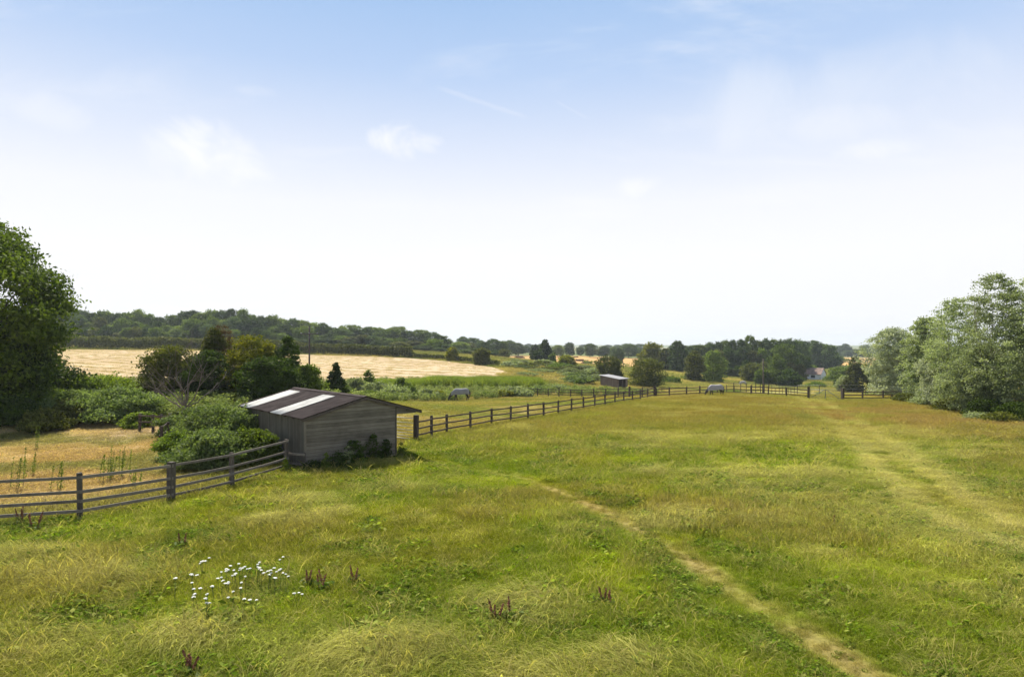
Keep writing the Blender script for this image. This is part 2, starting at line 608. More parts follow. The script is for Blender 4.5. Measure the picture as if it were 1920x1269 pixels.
def zone_of(X, Y):
    """0 scrub grass, 1 meadow, 2 yard, 3 paddock, 4 hay, 5 gold stubble"""
    wx = X + (fbm(X, Y, 0.15, 3, 14) - 0.5) * 0.02 * np.hypot(X, Y)
    wy = Y + (fbm(X, Y, 0.15, 3, 15) - 0.5) * 0.03 * np.hypot(X, Y)
    z = np.zeros(np.shape(X), int)
    z[inpoly(X, Y, PADDOCK)] = 3
    z[inpoly(wx, wy, HAY)] = 4
    for g in (GOLD, GOLD2, GOLD3):
        z[inpoly(wx, wy, g)] = 5
    z[inpoly(X, Y, YARD)] = 2
    z[inpoly(X, Y, MEADOW)] = 1
    return z


def ground_color(X, Y, zn):
    n1 = fbm(X, Y, 0.08, 4, 1)
    n2 = fbm(X, Y, 0.5, 4, 2)
    c = np.zeros(np.shape(X) + (3,))
    scrub = lerp((0.10, 0.13, 0.03), (0.20, 0.19, 0.06), sstep(n1, 0.35, 0.65))
    scrub = lerp(scrub, (0.36, 0.28, 0.12), sstep(fbm(X, Y * 1.6, 0.045, 4, 27), 0.50, 0.68) * 0.8)
    scrub = lerp(scrub, (0.30, 0.24, 0.10), sstep(n2, 0.50, 0.72) * 0.6)
    r = np.hypot(X, Y)
    farc = lerp((0.12, 0.15, 0.045), (0.20, 0.19, 0.08), sstep(fbm(X, Y, 0.004, 2, 33), 0.4, 0.6))
    scrub = lerp(scrub, farc, sstep(r, 250, 400))
    c[:] = scrub
    m = zn == 1
    if m.any():
        c[m] = meadow_color(X[m], Y[m]) * 0.92
    m = zn == 2
    if m.any():
        yd = lerp((0.44, 0.30, 0.13), (0.56, 0.42, 0.22), sstep(n1[m], 0.35, 0.65))
        yd = lerp(yd, (0.20, 0.20, 0.05), sstep(fbm(X[m], Y[m], 0.25, 4, 19), 0.50, 0.70) * 0.85)
        cx, cy = W(265, 37)
        yd = lerp(yd, (0.42, 0.31, 0.20), np.clip(np.exp(-((X[m] - cx) / 2.5) ** 2 - ((Y[m] - cy) / 3) ** 2), 0, 1))
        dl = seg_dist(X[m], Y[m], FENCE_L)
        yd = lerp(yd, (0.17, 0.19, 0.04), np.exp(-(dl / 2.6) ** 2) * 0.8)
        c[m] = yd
    m = zn == 3
    if m.any():
        pd = lerp((0.30, 0.24, 0.06), (0.26, 0.24, 0.06), sstep(n1[m], 0.35, 0.65))
        pd = lerp(pd, (0.19, 0.21, 0.04), sstep(fbm(X[m], Y[m], 0.11, 3, 18), 0.45, 0.68) * 0.9)
        pd = lerp(pd, (0.22, 0.21, 0.05), sstep(Y[m], 72, 95) * 0.7)
        pd = lerp(pd, (0.38, 0.29, 0.12), sstep(fbm(X[m], Y[m] * 3, 0.10, 3, 24), 0.56, 0.70) * 0.7)
        c[m] = pd
    m = zn == 4
    if m.any():
        hy = lerp((0.42, 0.315, 0.19), (0.48, 0.375, 0.24), sstep(n1[m], 0.35, 0.65))
        # cut swathes run across the slope
        t = X[m] * 0.25 + Y[m] + 10 * fbm(X[m], Y[m], 0.04, 3, 4)
        sw = 0.5 + 0.5 * np.sin(t * 2 * PI / 7.0)
        br = sstep(fbm(X[m] * 0.35, Y[m] * 1.5, 0.35, 4, 22), 0.50, 0.66)
        hy = lerp(hy, (0.26, 0.19, 0.10), np.clip(sw ** 2 * br * 0.5, 0, 1))
        c[m] = hy
    m = zn == 5
    if m.any():
        gd = lerp((0.50, 0.31, 0.12), (0.44, 0.27, 0.10), sstep(n1[m], 0.4, 0.6))
        c[m] = gd
    return c


# ------------------------------------------------------------------ materials
def principled(name, rough=0.8, spec=0.25):
    m = bpy.data.materials.new(name)
    m.use_nodes = True
    t = NT(m.node_tree)
    b = t.add('ShaderNodeBsdfPrincipled')
    b.inputs['Roughness'].default_value = rough
    b.inputs['Specular IOR Level'].default_value = spec
    o = t.add('ShaderNodeOutputMaterial')
    t.link(b.outputs[0], o.inputs[0])
    return m, t, b, o


def mat_ground():
    m, t, b, o = principled('ground_turf', 0.95, 0.1)
    a = t.add('ShaderNodeAttribute', attribute_name='gcol')
    pos = t.add('ShaderNodeNewGeometry').outputs['Position']
    n1 = t.noise(pos, 5.0, 6, 0.7)
    n2 = t.noise(pos, 0.9, 5, 0.65)
    k = t.math('ADD', t.math('MULTIPLY', n1, 0.9), t.math('MULTIPLY', n2, 0.7))
    k = t.math('ADD', k, 0.2)
    vm = t.vmath('SCALE', a.outputs['Color'])
    t.link(k, vm.inputs['Scale'])
    t.link(vm.outputs[0], b.inputs['Base Color'])
    bp = t.add('ShaderNodeBump')
    bp.inputs['Strength'].default_value = 0.7
    bp.inputs['Distance'].default_value = 0.12
    t.link(t.math('ADD', n1, t.math('MULTIPLY', n2, 1.5)), bp.inputs['Height'])
    t.link(bp.outputs[0], b.inputs['Normal'])
    return m


def mat_leaf(name, c1, c2, trans=0.35, rough=0.7, spec=0.12, tint_attr=False, tipcol=None):
    """leaf colour varies leaf by leaf (attribute v) and clump by clump (attribute c)"""
    m = bpy.data.materials.new(name)
    m.use_nodes = True
    t = NT(m.node_tree)
    v = t.add('ShaderNodeAttribute', attribute_name='v').outputs['Fac']
    c = t.add('ShaderNodeAttribute', attribute_name='c').outputs['Fac']
    if tint_attr:
        ta = t.add('ShaderNodeAttribute', attribute_name='tint', attribute_type='INSTANCER')
        k = t.math('ADD', t.math('MULTIPLY', v, 1.0), 0.46)
        dry = t.mix(t.math('MULTIPLY', t.smooth(v, 0.90, 0.95), 0.4), ta.outputs['Color'], (0.42, 0.36, 0.13))
        vm = t.vmath('SCALE', dry)
        t.link(k, vm.inputs['Scale'])
        col = t.mix(t.math('MULTIPLY', c, 0.55), vm.outputs[0], tipcol)
    else:
        oi = t.add('ShaderNodeObjectInfo').outputs['Random']
        f = t.math('ADD', t.math('MULTIPLY', v, 0.45), t.math('MULTIPLY', c, 0.55))
        col = t.mix(f, c1, c2)
        k = t.math('ADD', t.math('MULTIPLY', oi, 0.55), 0.75)
        vm = t.vmath('SCALE', col)
        t.link(k, vm.inputs['Scale'])
        col = vm.outputs[0]
    b = t.add('ShaderNodeBsdfPrincipled')
    b.inputs['Roughness'].default_value = rough
    b.inputs['Specular IOR Level'].default_value = spec
    t.link(col, b.inputs['Base Color'])
    tr = t.add('ShaderNodeBsdfTranslucent')
    tc = t.mix(1.0, col, (1.25, 1.35, 0.6), 'MULTIPLY')
    t.link(tc, tr.inputs[0])
    mx = t.add('ShaderNodeMixShader')
    mx.inputs[0].default_value = trans
    t.link(b.outputs[0], mx.inputs[1])
    t.link(tr.outputs[0], mx.inputs[2])
    o = t.add('ShaderNodeOutputMaterial')
    t.link(mx.outputs[0], o.inputs[0])
    return m


def mat_wood(name, c1, c2, scale=(1, 1, 1), rough=0.85, v_amt=0.4):
    """weathered timber: long grain streaks, board to board difference (attribute v)"""
    m, t, b, o = principled(name, rough, 0.2)
    tc = t.add('ShaderNodeTexCoord').outputs['Object']
    mp = t.add('ShaderNodeMapping')
    mp.inputs['Scale'].default_value = scale
    t.link(tc, mp.inputs[0])
    n1 = t.noise(mp.outputs[0], 6.0, 6, 0.65)
    n2 = t.noise(tc, 1.1, 4, 0.6)
    v = t.add('ShaderNodeAttribute', attribute_name='v').outputs['Fac']
    f = t.math('ADD', t.math('MULTIPLY', n1, 1.0), t.math('MULTIPLY', n2, 0.8))
    f = t.math('ADD', t.math('SUBTRACT', f, 0.65), t.math('MULTIPLY', v, v_amt), clamp=True)
    t.link(t.mix(f, c1, c2), b.inputs['Base Color'])
    bp = t.add('ShaderNodeBump')
    bp.inputs['Strength'].default_value = 0.35
    bp.inputs['Distance'].default_value = 0.01
    t.link(n1, bp.inputs['Height'])
    t.link(bp.outputs[0], b.inputs['Normal'])
    return m


def mat_plain(name, col, rough=0.7, spec=0.3, var=0.25, scale=3.0, metal=0.0):
    m, t, b, o = principled(name, rough, spec)
    tc = t.add('ShaderNodeTexCoord').outputs['Object']
    n = t.noise(tc, scale, 5, 0.6)
    dark = tuple(x * (1 - var) for x in col)
    lite = tuple(min(1, x * (1 + var)) for x in col)
    t.link(t.mix(t.smooth(n, 0.3, 0.7), dark, lite), b.inputs['Base Color'])
    b.inputs['Metallic'].default_value = metal
    return m


M_GROUND = mat_ground()
M_BARK = mat_wood('bark', (0.05, 0.04, 0.03), (0.13, 0.11, 0.085), (1, 1, 0.3))
M_BARKPALE = mat_wood('pale_bark', (0.20, 0.19, 0.16), (0.42, 0.40, 0.35), (1, 1, 0.4))
M_DEAD = mat_wood('dead_bark', (0.085, 0.070, 0.058), (0.21, 0.175, 0.145), (1, 1, 0.4))
M_GRASS = mat_leaf('grass_blades', (0, 0, 0), (0, 0, 0), 0.42, 0.8, 0.02, True, (0.34, 0.26, 0.11))


# ------------------------------------------------------------------ ground mesh
def build_ground():
    radii = [0.0, 0.01, 0.5, 1.0, 1.5] + list(np.exp(np.linspace(math.log(2.0), math.log(4200), 560)))
    th_front = np.linspace(R(-52), R(52), 521)
    th_back = np.linspace(R(52), R(308), 65)[1:-1]
    th = np.concatenate([th_front, th_back])
    nr, nt = len(radii), len(th)
    rr = np.array(radii)[1:, None]
    X = np.sin(th)[None] * rr
    Y = np.cos(th)[None] * rr
    Z = terrain(X, Y)
    V = np.stack([X, Y, Z], -1).reshape(-1, 3)
    centre = np.array([[0, 0, tz(0, 0)]])
    verts = np.vstack([V, centre])
    i = np.arange(nr - 2)[:, None]
    j = np.arange(nt)[None]
    j2 = (j + 1) % nt
    a, b_, c_, d_ = i * nt + j, i * nt + j2, (i + 1) * nt + j2, (i + 1) * nt + j
    quads = np.stack([a, d_, c_, b_], -1).reshape(-1, 4)
    ci = len(V)
    jj = np.arange(0, nt)
    fan = np.stack([np.full(nt, ci), jj, (jj + 1) % nt, np.full(nt, ci)], -1)
    xy = V[:, :2]
    zn = zone_of(xy[:, 0], xy[:, 1])
    col = ground_color(xy[:, 0], xy[:, 1], zn)
    col = np.vstack([col, col[:1]])
    rgba = np.hstack([col, np.ones((len(col), 1))])
    fx = V[quads, 0].mean(1)
    fy = V[quads, 1].mean(1)
    fz = zone_of(fx, fy)
    names = {0: 'rough_pasture', 1: 'meadow', 2: 'dry_yard', 3: 'paddock', 4: 'hay_field', 5: 'stubble_field'}
    for k, nm in names.items():
        q = quads[fz == k]
        used, inv = np.unique(q.ravel(), return_inverse=True)
        q = inv.reshape(q.shape)
        vv = verts[used]
        me = np_mesh(nm, vv, q, {'gcol': ('POINT', 'FLOAT_COLOR', rgba[used])}, smooth=True)
        o = link_mesh(nm, me, M_GROUND)
        setp(o, kind='structure')


build_ground()

# ------------------------------------------------------------------ grass tufts
SRC = bpy.data.collections.new('tuft_sources')     # not linked to the scene: only read by the scatter


def blades(rng, n, rad, h0, h1, lean, curl, w0, segs=3, dirx=None, head=0.0):
    """n bent blades in a disc; returns verts, quads, per-face v, per-face c"""
    r_ = rad * np.sqrt(rng.rand(n))
    a_ = rng.rand(n) * 2 * PI
    base = np.stack([r_ * np.cos(a_), r_ * np.sin(a_), np.zeros(n)], -1)
    h = h0 + (h1 - h0) * rng.rand(n)
    if dirx is None:
        la = rng.rand(n) * 2 * PI
    else:
        la = dirx + rng.randn(n) * 0.35
    ld = np.stack([np.cos(la), np.sin(la), np.zeros(n)], -1)
    lam = np.abs(lean + rng.randn(n) * 0.12)
    face = rng.rand(n) * 2 * PI
    sd_ = np.stack([np.cos(face), np.sin(face), np.zeros(n)], -1)
    V, Q = [], []
    ts = np.linspace(0, 1, segs + 1)
    for t in ts:
        wd = w0 * (1.0 if t < 0.5 else (1 - (t - 0.5) * 1.7))
        if head and t > 0.72:
            wd = w0 * head
        if head and t == 1:
            wd = w0 * 0.4
        bend = lam * t + curl * t * t
        up = h[:, None] * t * np.cos(np.clip(bend, 0, 1.45))[:, None] * np.array([[0, 0, 1]])
        out = h[:, None] * t * np.sin(np.clip(bend, 0, 1.45))[:, None] * ld
        c = base + up + out
        V += [c - sd_ * wd / 2, c + sd_ * wd / 2]
    V = np.stack(V, 1)                 # n, 2*(segs+1), 3
    nv = V.shape[1]
    idx = np.arange(n)[:, None] * nv
    cc = []
    for k in range(segs):
        Q.append(np.concatenate([idx + 2 * k, idx + 2 * k + 1, idx + 2 * k + 3, idx + 2 * k + 2], 1))
        cc.append(np.full(n, 1.0 if (head and ts[k + 1] > 0.72) else 0.0))
    Q = np.stack(Q, 1).reshape(-1, 4)
    v = np.repeat(rng.rand(n)[:, None], segs, 1).reshape(-1)
    cc = np.stack(cc, 1).reshape(-1)
    return V.reshape(-1, 3), Q, v, cc


def join_np(parts):
    V, Q, v, c, b = [], [], [], [], 0
    for (a, q, x, y) in parts:
        V.append(a)
        Q.append(q + b)
        v.append(x)
        c.append(y)
        b += len(a)
    return np.vstack(V), np.vstack(Q), np.concatenate(v), np.concatenate(c)


def leafset(rng, P, size, aspect=0.55, outward=None, jitter=1.0, droop=0.0):
    """one rhombic leaf per point"""
    n = len(P)
    nrm = rng.randn(n, 3) * jitter
    if outward is not None:
        nrm = nrm + outward
    nrm /= np.linalg.norm(nrm, axis=1)[:, None] + 1e-9
    t = rng.randn(n, 3)
    t[:, 2] -= droop
    t -= (t * nrm).sum(1)[:, None] * nrm
    t /= np.linalg.norm(t, axis=1)[:, None] + 1e-9
    s_ = np.cross(nrm, t)
    L = size * (0.6 + 0.8 * rng.rand(n))[:, None]
    V = np.stack([P - t * L / 2, P + s_ * L * aspect / 2 + nrm * L * 0.05, P + t * L / 2, P - s_ * L * aspect / 2 + nrm * L * 0.05], 1).reshape(-1, 3)
    Q = np.arange(n * 4).reshape(-1, 4)
    return V, Q


def tuft(name, parts):
    V, Q, v, c = join_np(parts)
    me = np_mesh(name, V, Q, {'v': ('FACE', 'FLOAT', v), 'c': ('FACE', 'FLOAT', c)})
    me.materials.append(M_GRASS)
    o = bpy.data.objects.new(name, me)
    SRC.objects.link(o)
    return o


def make_tufts():
    r = np.random.RandomState(11)
    # names sort alphabetically: the index is the order
    for k in range(3):   # 0-2 fine upright
        tuft('tuft_a%d' % k, [blades(r, 90, .27, .08, .22, .30, .50, .0075), blades(r, 5, .24, .20, .30, .18, .30, .005, head=2.2)])
    for k in range(2):   # 3-4 wind-laid
        tuft('tuft_b%d' % k, [blades(r, 70, .26, .16, .42, .65, .75, .0065, 4, dirx=0.0), blades(r, 12, .24, .12, .3, .4, .6, .008)])
    for k in range(2):   # 5-6 seed heads
        tuft('tuft_c%d' % k, [blades(r, 40, .26, .18, .34, .14, .25, .0040, 4, head=2.6), blades(r, 40, .26, .08, .20, .3, .5, .0075)])
    # 7 broad leaves
    P = np.stack([r.randn(70) * .12, r.randn(70) * .12, .03 + r.rand(70) * .14], -1)
    V, Q = leafset(r, P, .085, .55, np.array([[0, 0, 1.2]]), .7)
    tuft('tuft_d0', [(V, Q, r.rand(70), np.zeros(70)), blades(r, 25, .24, .1, .24, .3, .5, .009)])
    # 8-9 coarse far tufts
    for k in range(2):
        tuft('tuft_e%d' % k, [blades(r, 90, .60, .10, .28, .30, .5, .018, 2), blades(r, 26, .55, .22, .36, .2, .25, .012, 3, head=2.0)])
    # 10 reed clump
    tuft('tuft_f0', [blades(r, 80, .50, 1.2, 1.9, .10, .35, .035, 4)])
    # 11 nettle-like leafy weed
    n = 130
    hh = r.rand(n)
    P = np.stack([r.randn(n) * .10 + 0.0, r.randn(n) * .10, .08 + hh * .85], -1)
    V, Q = leafset(r, P, .11, .5, np.array([[0, 0, .8]]), .8, droop=.6)
    tuft('tuft_g0', [(V, Q, r.rand(n), np.zeros(n)), blades(r, 8, .12, .7, 1.0, .08, .05, .012)])
    # 13 thin straw stalks standing above the sward (sorted after h0)
    tuft('tuft_i0', [blades(r, 12, .24, .26, .48, .20, .30, .0050, 4, head=2.4), blades(r, 30, .26, .10, .28, .35, .6, .0075)])
    # 12 hay / stubble wisp
    tuft('tuft_h0', [blades(r, 50, .55, .05, .22, .9, .7, .022, 2)])


make_tufts()


def scatter_tree(name):
    ng = bpy.data.node_groups.new(name, 'GeometryNodeTree')
    ng.interface.new_socket('Geometry', in_out='INPUT', socket_type='NodeSocketGeometry')
    ng.interface.new_socket('Geometry', in_out='OUTPUT', socket_type='NodeSocketGeometry')
    N, L = ng.nodes, ng.links
    gi, go = N.new('NodeGroupInput'), N.new('NodeGroupOutput')
    mtp = N.new('GeometryNodeMeshToPoints')
    iop = N.new('GeometryNodeInstanceOnPoints')
    ci = N.new('GeometryNodeCollectionInfo')
    ci.inputs[0].default_value = SRC
    ci.inputs['Separate Children'].default_value = True
    ci.inputs['Reset Children'].default_value = True
    iop.inputs['Pick Instance'].default_value = True

    def attr(nm, typ):
        a = N.new('GeometryNodeInputNamedAttribute')
        a.data_type = typ
        a.inputs[0].default_value = nm
        return a.outputs[0]
    L.new(gi.outputs[0], mtp.inputs[0])
    L.new(mtp.outputs[0], iop.inputs['Points'])
    L.new(ci.outputs[0], iop.inputs['Instance'])
    L.new(attr('idx', 'INT'), iop.inputs['Instance Index'])
    L.new(attr('rot', 'FLOAT_VECTOR'), iop.inputs['Rotation'])
    L.new(attr('scl', 'FLOAT_VECTOR'), iop.inputs['Scale'])
    L.new(iop.outputs[0], go.inputs[0])
    return ng


NG = scatter_tree('tuft_scatter')


def scatter(name, P, idx, rot, scl, tint, label):
    n = len(P)
    me = bpy.data.meshes.new(name)
    me.vertices.add(n)
    me.vertices.foreach_set('co', np.asarray(P, np.float32).ravel())
    for an, typ, arr, key in (('idx', 'INT', idx.astype(np.int32), 'value'), ('rot', 'FLOAT_VECTOR', rot, 'vector'), ('scl', 'FLOAT_VECTOR', scl, 'vector'),
                              ('tint', 'FLOAT_COLOR', np.hstack([tint, np.ones((n, 1))]), 'color')):
        a = me.attributes.new(an, typ, 'POINT')
        a.data.foreach_set(key, (arr if typ == 'INT' else np.asarray(arr, np.float32)).ravel())
    me.materials.append(M_GRASS)
    o = bpy.data.objects.new(name, me)
    COL.objects.link(o)
    md = o.modifiers.new('scatter', 'NODES')
    md.node_group = NG
    setp(o, label, 'grass', kind='stuff')
    return o


def swirl(X, Y):
    return 2 * PI * 1.3 * fbm(X, Y, 0.16, 2, 81) + 0.6


def sector(rng, n, d0, d1, power, half=1.0):
    """random points in the view sector with density falling as D**-power (per area)"""
    u = rng.rand(n)
    p = 2 - power
    D = (d0 ** p + u * (d1 ** p - d0 ** p)) ** (1 / p) if p > 1e-6 else d0 * (d1 / d0) ** u
    x = (rng.rand(n) * 2 - 1) * D * half
    return x, D


def grass_all():
    rng = np.random.RandomState(5)
    # --- meadow
    X, Y = sector(rng, 205000, 5.0, 72, 1.0, 1.30)
    ok = inpoly(X, Y, MEADOW)
    X, Y = X[ok], Y[ok]
    n = len(X)
    rust, lime, straw, dark, bare, d1, d2 = meadow_fields(X, Y)
    D = Y
    u, u2 = rng.rand(n), rng.rand(n)
    idx = rng.randint(0, 3, n)
    idx = np.where(u < rust * 0.85, 5 + rng.randint(0, 2, n), idx)
    idx = np.where(u2 < straw * 0.85, 3 + rng.randint(0, 2, n), idx)
    idx = np.where((rng.rand(n) < dark * 0.16), 7, idx)
    idx = np.where((D > 26) & (rng.rand(n) < sstep(D, 26, 44)), 8 + rng.randint(0, 2, n), idx)
    keep = rng.rand(n) > bare * 0.22
    idx = np.where((D < 34) & (rng.rand(n) < 0.035), 13, idx)
    idx = np.where((D < 30) & (rng.rand(n) < 0.015), 7, idx)
    idx = np.where((D < 26) & (rng.rand(n) < 0.04), 3 + rng.randint(0, 2, n), idx)
    sc_ = (0.80 + 0.45 * rng.rand(n)) * (1 - 0.35 * np.exp(-(d1 / 2.2) ** 2)) * (0.62 + 0.75 * fbm(X, Y, 0.9, 4, 91, .8)) * (1 + 0.35 * straw * (Y < 25)) * (1 - 0.45 * bare) * (1 - 0.5 * np.exp(-(d2 / 0.9) ** 2))
    sc_ *= np.where((idx >= 8) & (idx < 13), 0.95, 1 + sstep(D, 14, 40) * 0.9)
    sh = sc_ * (1 - 0.15 * dark)
    sh = np.where((idx < 8) | (idx == 13), sh / (1 + sstep(D, 14, 40) * 0.7), sh * 0.9)
    rz = np.where((idx == 3) | (idx == 4), swirl(X, Y) + rng.randn(n) * 0.55, rng.rand(n) * 2 * PI)
    tint = meadow_color(X, Y)
    tint = tint * (0.62 + 0.76 * rng.rand(n))[:, None]
    ysh = rng.rand(n) < .16
    tint[ysh] = lerp(tint[ysh], C_STRAW, np.full(ysh.sum(), .45))
    tint[idx == 7] = lerp(tint[idx == 7], (0.12, 0.20, 0.02), np.full((idx == 7).sum(), 0.6))
    lay = (idx == 3) | (idx == 4)
    st_ = idx == 13
    tint[st_] = lerp(tint[st_], C_STRAW, np.full(st_.sum(), .55))
    tint[lay] = lerp(tint[lay], C_STRAW, 0.5 * rng.rand(lay.sum()) ** 1.5)
    P = np.stack([X, Y, terrain(X, Y) - 0.015], -1)
    rot = np.stack([rng.randn(n) * .06, rng.randn(n) * .06, rz], -1)
    k = keep
    scatter('grass', P[k], idx[k], rot[k], np.stack([sc_, sc_, sh], -1)[k], tint[k], 'long green and rusty meadow grass in front of the post and rail fence')
    # --- yard, paddock, rough pasture
    X, Y = sector(rng, 60000, 12, 130, 1.2, 0.95)
    zn = zone_of(X, Y)
    ok = (zn == 2) | (zn == 3) | (zn == 0)
    # nothing inside the shed
    sp = [shed_pt(-.2, -.1), shed_pt(4.3, -.1), shed_pt(4.3, 7.4), shed_pt(-.2, 7.4)]
    ok &= ~inpoly(X, Y, sp)
    X, Y, zn = X[ok], Y[ok], zn[ok]
    n = len(X)
    tint = ground_color(X, Y, zn) * (0.85 + 0.35 * rng.rand(n))[:, None]
    idx = 8 + rng.randint(0, 2, n)
    sc_ = 0.8 + 0.5 * rng.rand(n)
    sh = np.select([zn == 2, zn == 3], [0.28, 0.30 + 0.25 * sstep(Y, 65, 85)], 1.0) * (0.6 + 0.8 * rng.rand(n))
    dl = seg_dist(X, Y, FENCE_L)
    tall = (zn == 2) & (dl < 2.6) & (rng.rand(n) < 0.8)
    sh[tall] *= 2.6
    fm = seg_dist(X, Y, FENCE_M + FENCE_R[1:])
    sh[(zn == 3) & (fm < 0.8)] *= 1.8
    weed = (zn == 0) & (rng.rand(n) < 0.42) & (Y < 115)
    idx[weed] = 11
    tint[weed] = lerp((0.12, 0.165, 0.045), (0.26, 0.29, 0.12), rng.rand(weed.sum()))
    sh[weed] = 0.7 + 0.5 * rng.rand(weed.sum())
    sc_[weed] = 1.6
    P = np.stack([X, Y, terrain(X, Y) - 0.02], -1)
    rot = np.stack([rng.randn(n) * .06, rng.randn(n) * .06, rng.rand(n) * 2 * PI], -1)
    o = scatter('grass', P, idx, rot, np.stack([sc_, sc_, sh], -1), tint, 'short dry grass of the yard and paddock and weedy growth beyond them')
    X, Y = sector(rng, 42000, 110, 330, 1.0, 0.85)
    zn = zone_of(X, Y)
    ok = zn == 0
    X, Y = X[ok], Y[ok]
    n = len(X)
    tint = ground_color(X, Y, zn[ok]) * (0.85 + 0.7 * rng.rand(n))[:, None] * (1 + .35 * sstep(X, 10, 60))[:, None]
    s3 = (1.0 + Y / 150) * (.7 + .6 * rng.rand(n))
    P = np.stack([X, Y, terrain(X, Y) - 0.02], -1)
    rot = np.stack([rng.randn(n) * .06, rng.randn(n) * .06, rng.rand(n) * 2 * PI], -1)
    scatter('grass', P, 8 + rng.randint(0, 2, n), rot, np.stack([s3, s3, s3 * .9], -1), tint, 'rough tussocky grass on the slopes beyond the second fence')
    # --- reeds: a tall bright band at the foot of the hay field
    line = [W(690, 100), W(760, 104), W(830, 105), W(900, 107), W(960, 110), W(1004, 112)]
    n = 3800
    t = rng.rand(n) * (len(line) - 1)
    i = t.astype(int)
    fr = t - i
    A = np.array(line)
    P2 = A[i] * (1 - fr)[:, None] + A[np.minimum(i + 1, len(line) - 1)] * fr[:, None]
    X = P2[:, 0] + rng.randn(n) * 0.6
    Y = P2[:, 1] + rng.randn(n) * 1.7
    P = np.stack([X, Y, terrain(X, Y) - 0.05], -1)
    s3 = 0.7 + 0.45 * rng.rand(n)
    tint = lerp((0.12, 0.18, 0.03), (0.26, 0.30, 0.05), rng.rand(n))
    rot = np.stack([rng.randn(n) * .06, rng.randn(n) * .06, rng.rand(n) * 2 * PI], -1)
    o = scatter('reeds', P, np.full(n, 10), rot, np.stack([s3, s3, s3 * (0.75 + 0.3 * (X > -14))], -1), tint, 'band of tall bright green reeds below the pale hay field')
    o['category'] = 'reeds'
    # --- loose hay on the hay field, and coarse straw at its near edge
    X, Y = sector(rng, 26000, 78, 200, 1.0, 0.9)
    zn = zone_of(X, Y)
    ok = zn == 4
    X, Y = X[ok], Y[ok]
    t = X * 0.25 + Y + 10 * fbm(X, Y, 0.04, 3, 4)
    sw = 0.5 + 0.5 * np.sin(t * 2 * PI / 7.0)
    ok = rng.rand(len(X)) < 0.25 + 0.75 * sw ** 2
    X, Y, sw = X[ok], Y[ok], sw[ok]
    n = len(X)
    P = np.stack([X, Y, terrain(X, Y) - 0.02], -1)
    s3 = 1.2 + 0.8 * rng.rand(n)
    tint = lerp((0.46, 0.36, 0.23), (0.34, 0.26, 0.16), rng.rand(n) ** 2 * sw)
    rot = np.stack([rng.randn(n) * .06, rng.randn(n) * .06, rng.rand(n) * 2 * PI], -1)
    o = scatter('hay', P, np.full(n, 12), rot, np.stack([s3, s3, 0.7 + 0.9 * sw], -1), tint, 'loose pale cut hay lying in swathes over the sloping field')
    o['category'] = 'hay'


grass_all()

# ------------------------------------------------------------------ wooden shed
M_BOARD = mat_wood('weathered_boards', (0.072, 0.061, 0.045), (0.30, 0.268, 0.205), (0.35, 8, 8), v_amt=0.32)
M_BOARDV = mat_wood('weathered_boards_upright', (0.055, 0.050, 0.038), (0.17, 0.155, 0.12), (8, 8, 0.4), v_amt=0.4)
M_TRIM = mat_wood('brown_trim', (0.055, 0.045, 0.038), (0.14, 0.115, 0.10), (2, 2, 2))
M_ROOF = mat_plain('dark_corrugated_sheet', (0.052, 0.041, 0.040), 0.92, 0.08, 0.35, 1.6)
M_SKYL = mat_plain('translucent_sheet', (0.46, 0.46, 0.44), 0.6, 0.2, 0.28, 1.4)


